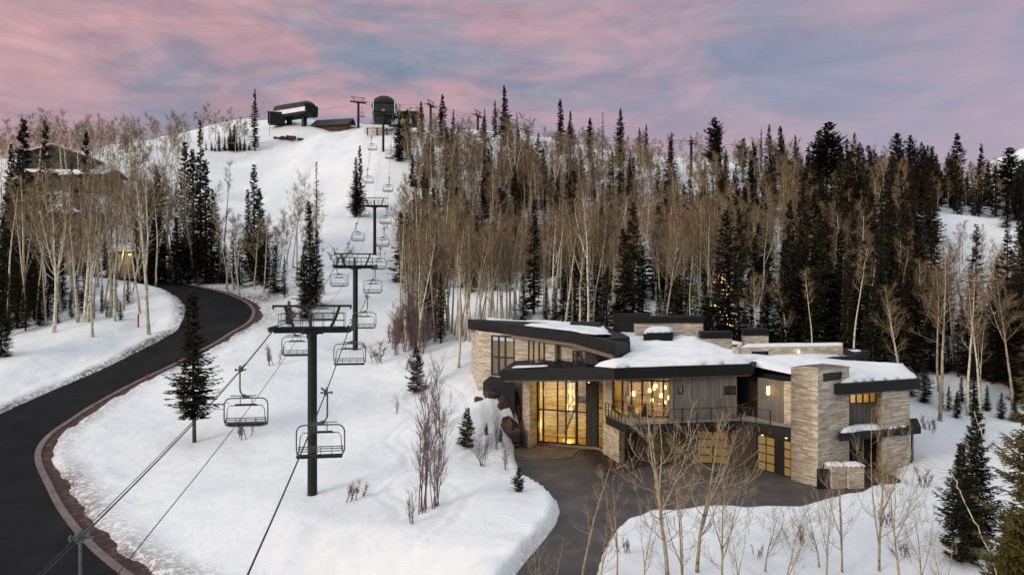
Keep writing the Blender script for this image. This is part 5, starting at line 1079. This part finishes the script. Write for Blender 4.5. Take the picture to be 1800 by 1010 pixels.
# aspens: stands read from the photograph (column range, distance range, crown-top rows, count)
STANDS = [(705, 800, 104, 114, 345, 430, 26, 'front stand left of the house'), (800, 905, 102, 112, 362, 420, 26, 'white trunked stand above the left wing roof'), (905, 965, 110, 124, 380, 440, 8, 'stand beside the tall fir above the left wing'),
          (965, 1070, 100, 122, 335, 420, 30, 'stand above the middle of the house'), (1070, 1130, 100, 130, 340, 420, 16, 'stand above the snowy main roof'), (1150, 1285, 98, 122, 350, 400, 40, 'dense stand above the roof blocks'), (1300, 1400, 112, 135, 360, 460, 12, 'loose stand above the stone chimney'),
          (1400, 1560, 96, 140, 350, 460, 22, 'loose stand above the right roof'), (1560, 1800, 96, 150, 380, 480, 26, 'loose stand at the right of the house'), (1640, 1810, 92, 112, 440, 560, 12, 'thin stand on the snow at the far right'),
          (715, 850, 195, 240, 205, 300, 44, 'upper stand beside the top of the run'), (850, 985, 190, 250, 210, 300, 34, 'upper stand on the middle crest'), (985, 1160, 190, 255, 235, 310, 38, 'upper stand right of the middle crest'), (1160, 1420, 180, 248, 265, 340, 40, 'upper stand around the forest lift tower'), (1420, 1800, 185, 245, 285, 350, 36, 'upper stand on the right crest'),
          (705, 960, 140, 180, 320, 400, 34, 'middle stand on the left forested hill'), (960, 1420, 140, 180, 330, 410, 44, 'middle stand on the forested hill'), (1420, 1620, 140, 175, 360, 420, 12, 'middle stand on the right hill'),
          (5, 250, 113, 124, 230, 400, 28, 'near stand left of the road bend'), (0, 300, 132, 175, 200, 330, 50, 'far stand left of the road bend'), (180, 300, 146, 160, 195, 240, 12, 'tall stand behind the road bend'), (300, 400, 146, 158, 260, 400, 10, 'stand behind the road bend'), (395, 560, 132, 160, 300, 420, 24, 'stand between the bend and the ski run'), (0, 330, 195, 245, 190, 265, 30, 'stand around the left lodges'), (345, 440, 258, 275, 178, 235, 16, 'thin stand on the left crest')]
spill = []; cand = []
for s, (x0, x1, d0, d1, t0, t1, n, where) in enumerate(STANDS):
    for i in range(n):
        px = x0 + (x1 - x0) * (i + rg.random()) / n; d = rg.uniform(d0, d1); p = gd(px, d)
        if where.startswith('near') and road_field(np.array([p.x]), np.array([p.y]))[0][0] < 8: continue
        if where.startswith('thin'): hh = rg.uniform(9, 14)
        else:
            hh = min(max(ZR(rg.uniform(t0, t1), d) - p.z, 8), 24)
            hh = hh * rg.uniform(0.85, 1.05)
        cand.append((hh / d, px, p, hh, where, d))
cand.sort(key=lambda c: -c[0])
for q, px, p, hh, where, d in cand[270:]: spill.append((p, hh))
for q, px, p, hh, where, d in sorted(cand[:270], key=lambda c: (c[4], c[1])):
    lib = SLIM if (px < 700 or rg.random() < 0.45) and d < 180 else ASP
    plant(lib[rg.randrange(len(lib))], 'aspen_tree', p, hh, rg.uniform(0, 6.28), 'bare aspen in the ' + where, 'aspen', 'aspens, ' + where, rg.uniform(0.85, 1.15) if d < 130 else 1.1)
# beyond the 300 that show largest, the far aspens are one mass
for px0, px1, d0, d1, n in ((-10, 330, 225, 272, 75), (700, 1420, 185, 266, 220), (1420, 1820, 205, 262, 70), (705, 1420, 135, 205, 210), (1400, 1600, 140, 210, 50), (0, 320, 150, 190, 34)):
    for i in range(n): px = rg.uniform(px0, px1); p = gd(px, rg.uniform(d0, d1)); spill.append((p, rg.uniform(9, 13)))
def mass(items, name, label, lib=None, mats=('bark', 'twig')):
    V = []; Fc = []; MI = []; base = 0; src = lib or [aspen_mesh(500 + i, 12, clear=0.4, n1=20, n2=6, n3=4, r0=0.15, tw=0.038, spread=1.0, twl=1.1) for i in range(4)]; lib = []
    for T, K in src:
        v = np.array([tuple(q) for q in T.v] + [tuple(q) for q in K.v]); off = len(T.v)
        f = [list(q) for q in T.f if len(q) <= 4] + [[a + off for a in q] for q in K.f]; m_ = [0] * len([q for q in T.f if len(q) <= 4]) + [1] * len(K.f)
        f = np.array([q if len(q) == 4 else q + [q[-1]] for q in f]); q4 = np.array([len(set(q)) == 4 for q in f]); lib.append((v, f[q4], np.array(m_)[q4]))
    for p, h in items:
        v, f, m_ = lib[rg.randrange(len(lib))]; a = rg.uniform(0, 6.28); s = h / 12; c, si = math.cos(a) * s, math.sin(a) * s
        V.append(np.c_[v[:, 0] * c - v[:, 1] * si + p.x, v[:, 0] * si + v[:, 1] * c + p.y, v[:, 2] * s + p.z]); Fc.append(f + base); MI.append(m_); base += len(v)
    V = np.concatenate(V); Fc = np.concatenate(Fc); MI = np.concatenate(MI); me = bpy.data.meshes.new(name)
    me.vertices.add(len(V)); me.vertices.foreach_set('co', V.astype(np.float32).ravel()); me.loops.add(Fc.size); me.loops.foreach_set('vertex_index', Fc.astype(np.int32).ravel())
    me.polygons.add(len(Fc)); me.polygons.foreach_set('loop_start', np.arange(0, Fc.size, 4, dtype=np.int32)); me.materials.append(M[mats[0]]); me.materials.append(M[mats[1]]); me.polygons.foreach_set('material_index', MI.astype(np.int32)); me.update(calc_edges=True)
    o = bpy.data.objects.new(name, me); C.objects.link(o); tag(o, label, None, None, 'stuff'); return o
mass(spill, 'distant_aspens', 'brown mass of bare aspens far up the hill')
fs = []
for px0, px1, d0, d1, n, h0, h1 in ((700, 960, 135, 245, 120, 7, 15), (960, 1420, 118, 245, 230, 7, 16), (1400, 1640, 112, 250, 150, 8, 17), (1600, 1830, 185, 240, 70, 8, 16), (1560, 1620, 110, 150, 10, 9, 14), (1780, 1850, 100, 150, 14, 9, 16), (-20, 330, 140, 200, 34, 6, 10), (-40, 120, 118, 145, 16, 7, 12)):
    for i in range(n):
        px = rg.uniform(px0, px1); d = rg.uniform(d0, d1)
        if abs(px - 1140) < 14 and d < 190 or abs(px - 1368) < 12 and d < 180 or abs(px - 1215) < 28 and d > 195: continue
        fs.append((gd(px, d), rg.uniform(h0, h1)))
mass(fs, 'distant_firs', 'dark firs filling the forest up the hill', [fir_mesh(700 + i, 12, 3.0, z0=0.02, step=0.34, nb=7, side=3, clump=2.0) for i in range(4)], ('fbark', 'needle'))

# individual aspens that stand out
NEARK = [Kind(aspen_mesh(400 + i, 10, clear=(.2, .22, .16, .3, .18)[i], spread=(1.35, 1.1, 1.4, 0.75, 1.2)[i], n1=(13, 10, 12, 9, 11)[i], n2=7, n3=4, r0=0.10, fork=(3, 1, 3, 0, 2)[i], tw=0.012, near=True, curly=0.15, twl=0.95), M['bark_tan'], M['twig_tan'], 10) for i in range(5)]
def fga(k, px, d, top, label, rz=0.0, wide=1.0, m=None):
    x, y = PD(px, d); z = H1(x, y); return plant(NEARK[k], 'aspen_tree', (x, y, z), ZR(top, d) - z, rz, label, 'aspen', None, wide)
fga(0, 1172, 38.5, 700, 'biggest forked bare aspen before the garage doors', 0.5, 1.35); fga(2, 1225, 40, 712, 'forked bare aspen just right of the biggest one', 2.2, 1.25)
fga(3, 1022, 39, 770, 'slender aspen leaning over the driveway', 1.0); fga(1, 1085, 38, 840, 'small aspen at the snow edge left of the biggest one', 3.0)
fga(4, 1545, 41, 690, 'tall bare aspen before the right low pillar', 0.2, 0.8); fga(1, 1452, 39.5, 850, 'bare aspen below the chimney on the snow', 2.0); fga(4, 1480, 41, 800, 'bare aspen with spreading twigs below the gate', 4.0)
fga(2, 1380, 38, 900, 'low twiggy aspen at the lower edge right of centre', 1.2, 1.1); fga(1, 1300, 37, 900, 'low bare aspen at the lower edge under the garage', 5.0); fga(3, 975, 38.5, 930, 'little sapling at the bottom of the driveway', 0.7)
fga(4, 1620, 39, 880, 'bare sapling left of the two dark firs', 2.6, 1.0); fga(1, 1130, 36.5, 880, 'thin aspen at the bottom left of the biggest one', 1.6)
for k, px, d, top, lab, w_ in ((1, 1055, 36.5, 905, 'low reddish aspen at the driveway edge', 1.3), (4, 1200, 36.5, 820, 'leaning aspen between the two biggest ones', 1.1), (0, 1270, 37.5, 835, 'many limbed aspen right of the forked pair', 1.2), (2, 1345, 40.5, 880, 'spreading low aspen on the snow below the right garage door', 1.3), (0, 1580, 39, 815, 'spreading aspen right of the tall one by the pillars', 1.1), (2, 1440, 41.5, 875, 'twiggy aspen on the snow below the gate', 1.3), (1, 1660, 36, 930, 'small aspen left of the warmly lit olive fir', 1.2), (4, 945, 37, 940, 'twiggy sapling at the driveway bottom left edge', 1.2), ):
    fga(k, px, d, top, lab, px * 0.37, w_)
def bentbranch(pts, r, label):
    P0 = spline([tuple(P3(*q)) for q in pts], 4); rj = random.Random(9); P = [Vector(q) + Vector((rj.gauss(0, .035), rj.gauss(0, .035), rj.gauss(0, .035))) for q in P0]; mb = MB().tube(P, [r * (1 - 0.7 * i / (len(P) - 1)) for i in range(len(P))], 7); rn = random.Random(int(pts[0][0])); tw = MB()
    for k in range(14):
        i = rn.randint(1, len(P) - 2); d = rot_dir((P[i + 1] - P[i]).normalized(), 0.9, rn); q = grow(P[i], d, rn.uniform(0.4, 1.4), 4, 0.1, rn, 0.15)
        for a, b in zip(q[:-1], q[1:]): twig_strip(tw, a, b, 0.02, rn)
    x, y = P[0].x, P[0].y; o = empty('leaning_aspen', (0, 0, 0)); mb.build('trunk', M['bark'], o, True); tw.build('crown', M['twig'], o); tag(o, label, 'aspen')
g = gd(1760, 34.0)
bentbranch([(1760, HY - g.z * FPX / 34.0 + 8, 34.0), (1752, 1010, 34), (1735, 960, 34), (1712, 915, 34), (1690, 870, 34.3), (1680, 840, 34.6), (1665, 826, 35), (1645, 822, 35.2)], 0.042, 'crooked leaning aspen stem before the two dark firs')
g = gd(1840, 34.5)
bentbranch([(1845, HY - g.z * FPX / 34.5 + 8, 34.5), (1835, 930, 34.5), (1800, 860, 34.5), (1772, 838, 34.8), (1755, 800, 35), (1735, 775, 35.3), (1718, 745, 35.6), (1712, 720, 36)], 0.038, 'thin bent stem reaching above the right dark fir')
for px, row, top, lab in ((163, 592, 380, 'leaning white aspen nearest the left edge of the road'), (262, 588, 250, 'white aspen trunk closest to the road bank'), (95, 585, 330, 'white aspen on the bank at the far left'), (380 / 1, 0, 0, '')):
    if not row: continue
    p = ground(px, row); plant(ASP[int(px) % 8], 'aspen_tree', p, ZR(top, p.y) - p.z, px, lab, 'aspen')
for px, row, top, lab in ((806, 648, 400, 'white barked aspen standing alone left of the wing'), (735, 620, 390, 'pale aspen at the lower corner of the front stand'), (1363, 592, 455, 'curly white aspen above the stone roof block'), (1650, 690, 470, 'white aspen right of the house by the small firs'), (1722, 700, 560, 'pale aspen on the snow edge at the right')):
    p = ground(px, row) if px > 1600 or px < 830 else gd(px, 96); plant(ASP[(int(px) // 7) % 8], 'aspen_tree', p, ZR(top, p.y) - p.z, px, lab, 'aspen', None, 0.9)
# bare shrubs on the slope
def shrub_mesh(seed, h, n, red=True, spread=0.35):
    rn = random.Random(seed); T = MB(); K = MB()
    for i in range(n):
        a = rn.uniform(0, 6.28); d = Vector((math.cos(a) * spread * rn.random(), math.sin(a) * spread * rn.random(), 1)).normalized(); L = h * rn.uniform(0.5, 1.0); p = Vector((rn.uniform(-.3, .3) * spread * 2, rn.uniform(-.3, .3) * spread * 2, -0.1))
        st = grow(p, d, L, 6, 0.05, rn, 0.07); T.tube(st, [0.028 * (1 - j / 6.5) for j in range(7)], 4, 0, cap=False)
        for k in range(16):
            s = rn.uniform(0.2, 1) * 6; i2 = min(int(s), 5); p2 = st[i2].lerp(st[i2 + 1], s - i2); sp = grow(p2, rot_dir((st[i2 + 1] - st[i2]).normalized(), rn.uniform(.4, .9), rn), L * rn.uniform(.12, .28), 3, .12, rn, .12)
            for a1, b1 in zip(sp[:-1], sp[1:]): twig_strip(K, a1, b1, 0.022, rn)
            for u in range(4): twig_strip(K, sp[rn.randint(0, 2)], sp[rn.randint(1, 3)] + Vector((rn.gauss(0, .12), rn.gauss(0, .12), rn.uniform(0, .3))), 0.015, rn)
    return T, K
SH = [Kind(shrub_mesh(600 + i, 4, (7, 5, 9)[i]), M['twig_red'], M['twig_red'], 4, 'stem', 'twigs') for i in range(3)]
SHL = [Kind(shrub_mesh(620 + i, 1.5, 5, spread=0.7), M['twig_red'], M['twig_red'], 1.5, 'stem', 'twigs') for i in range(3)]
def shrub(px, row, top, lab, k=0, wide=1.0, lib=SH, group='bare shrubs on the snow slope'):
    p = ground(px, row); plant(lib[k % 3], 'bare_shrub', p, max(ZR(top, p.y) - p.z, 0.4), px, lab, 'shrub', group, wide)
shrub(745, 900, 650, 'tallest purplish sapling clump on the slope', 0, 0.75); shrub(765, 895, 680, 'right hand purplish sapling clump beside the tallest', 2, 0.7); shrub(725, 920, 850, 'dark low twig bush in front of the sapling clump', 1, 1.2)
shrub(770, 762, 620, 'thin sapling clump above the purplish ones', 1, 0.7); shrub(848, 820, 742, 'pale bare bush beside the midway young fir', 2, 1.1); shrub(890, 828, 775, 'pale bare bush nearest the driveway', 0, 1.1); shrub(697, 728, 690, 'thin bush alone on the upper slope', 1, 0.9)
shrub(872, 790, 720, 'slim bare bush before the boulders', 1, 0.9); shrub(780, 752, 705, 'reddish leafy bush behind the sapling clump', 2, 1.3)
sm_ = [(430, 770), (660, 640), (620, 880), (480, 640), (600, 470), (560, 520), (720, 650), (690, 600), (1100, 975), (1330, 985), (1560, 930), (1590, 985), (1400, 960), (1700, 800), (1730, 790), (1640, 760), (1620, 855), (1780, 790)]
for i, (px, row) in enumerate(sm_): shrub(px, row, row - rg.uniform(22, 50), 'small twig bush in the ' + ('snow slope left of the driveway' if px < 900 else 'snow right of the driveway'), i, rg.uniform(.8, 1.3), SHL, 'small twig bushes in the snow')
for i in range(16):
    px = 690 + rg.random() * 70; row = 600 - (px - 690) * 0.2 + rg.uniform(-30, 40); shrub(px, row, row - rg.uniform(60, 120), 'bare thicket bush at the forest edge beside the ski run', i, 1.2, SH, 'thicket at the forest edge')
for px, row, s, lab in ((1545, 850, 1.1, 'brown bush beside the right low pillar'),): shrub(px, row, row - 40, lab, 2, 1.6)
for i in range(12):
    x, y = PZ(1025 + i * 9, 800 + (i * 7) % 22 + i * 0.8, G); plant(SHL[i % 3], 'bed_shrub', (x, y, G + 0.05), rg.uniform(0.5, 1.0), i, 'brown leafless shrub in the planting bed by the garage', 'shrub', 'shrubs in the planting bed', 1.2)

# fairy lights in the fir behind the house
fl = MB(); rn = random.Random(8); p0 = gd(1281, 93.5)
for i in range(70):
    t = rn.random() ** 1.6; r = 2.1 * (1 - t * 0.6) * rn.uniform(.7, 1.05); a = rn.uniform(0, 6.28); fl.box((r * math.cos(a), r * math.sin(a) + 3.5, 0.8 + t * 10), (0.085, 0.085, 0.085), a)
tag(fl.build('string_lights', M['bulb'], loc=p0), 'golden string lights wound in the fir behind the roof', 'string lights')

# small things by the road and on the crest
p = ground(258, 668); o = empty('road_marker', p); tag(o, 'thin stake with a red base at the road kerb', 'marker')
MB().tube([(0, 0, 0), (0, 0, 2.6)], 0.025, 6).build('stake', M['steel'], o); MB().tube([(0, 0, 0), (0, 0, 0.75)], [0.22, 0.05], 10).build('cone', M['red'], o)
for px, row, lab in ((308, 493, 'left dark stub post beyond the road bend'), (316, 494, 'right dark stub post beyond the road bend')):
    p = ground(px, row); tag(MB().box((0, 0, 0.5), (0.22, 0.22, 1.1)).box((0, 0, 1.08), (0.28, 0.28, 0.06)).build('post', M['steel'], loc=p), lab, 'post', 'stub posts beyond the bend')
p = ground(336, 494); o = empty('utility_box', p); tag(o, 'small dark box on legs beyond the road bend', 'utility box'); MB().box((0, 0, 0.7), (0.9, 0.4, 0.6)).build('body', M['steel'], o)
for s in (-.35, .35): MB().box((s, 0, 0.2), (0.08, 0.08, 0.5)).build('leg', M['steel'], o)
p = ground(343, 496); tag(MB().tube([(0, 0, -.2), (0, 0, 3.4)], 0.06, 6).box((0, 0, 3.2), (0.3, 0.05, 0.4)).build('marker_pole', M['steel'], loc=p), 'thin dark pole with a small plate beyond the bend', 'pole')
p = ground(243, 576); tag(MB().tube([(0, 0, -.2), (0, 0, 1.9)], 0.13, 8).tube([(0, 0, 1.9), (0, 0, 2.0)], 0.16, 8).build('hydrant_post', M['red'], loc=p), 'dark red post on the snow bank left of the road', 'post')
p = gd(474, 272); tag(MB().tube([(0, 0, 0), (0, 0, 9)], 0.09, 6).tube([(0, 0, 9), (0, 0, 9.1)], 0.12, 6).build('snow_pole', M['galv'], loc=p), 'thin pale pole on the crest left of the terminal', 'pole')
for i, (px, row, s, lab) in enumerate(((497, 233, 1.5, 'larger dark rock on the crest snow'), (512, 235, 1.9, 'long dark rock lying on the crest snow'), (528, 234, 1.0, 'small dark rock at the right of the crest rocks'), (485, 238, 0.8, 'tiny dark rock at the left of the crest rocks'))):
    p = gd(px, 270); rock('boulder', (p.x, p.y, p.z + 0.2), (s, s, s * 0.5), 70 + i, lab, 'rocks on the crest')
ORD1 = 'first second third fourth fifth sixth seventh eighth ninth tenth eleventh twelfth thirteenth fourteenth fifteenth sixteenth seventeenth eighteenth nineteenth'.split()
TENS = {2: 'twenty', 3: 'thirty', 4: 'forty', 5: 'fifty'}; TENO = {2: 'twentieth', 3: 'thirtieth', 4: 'fortieth', 5: 'fiftieth'}
def ordinal(i): return ORD1[i - 1] if i < 20 else TENO[i // 10] if i % 10 == 0 else TENS[i // 10] + '-' + ORD1[i % 10 - 1]
share = {}
for o in C.objects:
    if o.parent is None and o.get('label') and o.get('category'): share.setdefault(o['label'], []).append(o)
for lab, obs in share.items():
    if len(obs) < 2: continue
    obs.sort(key=lambda o: o.location.x / max(o.location.y, 1))
    for i, o in enumerate(obs): o['label'] = ('leftmost ' if i == 0 else 'rightmost ' if i == len(obs) - 1 else ordinal(i + 1) + ' from left, ') + lab
print('COUNTS aspens', cnt['a'], 'firs', cnt['f'], 'objects', len(bpy.data.objects))
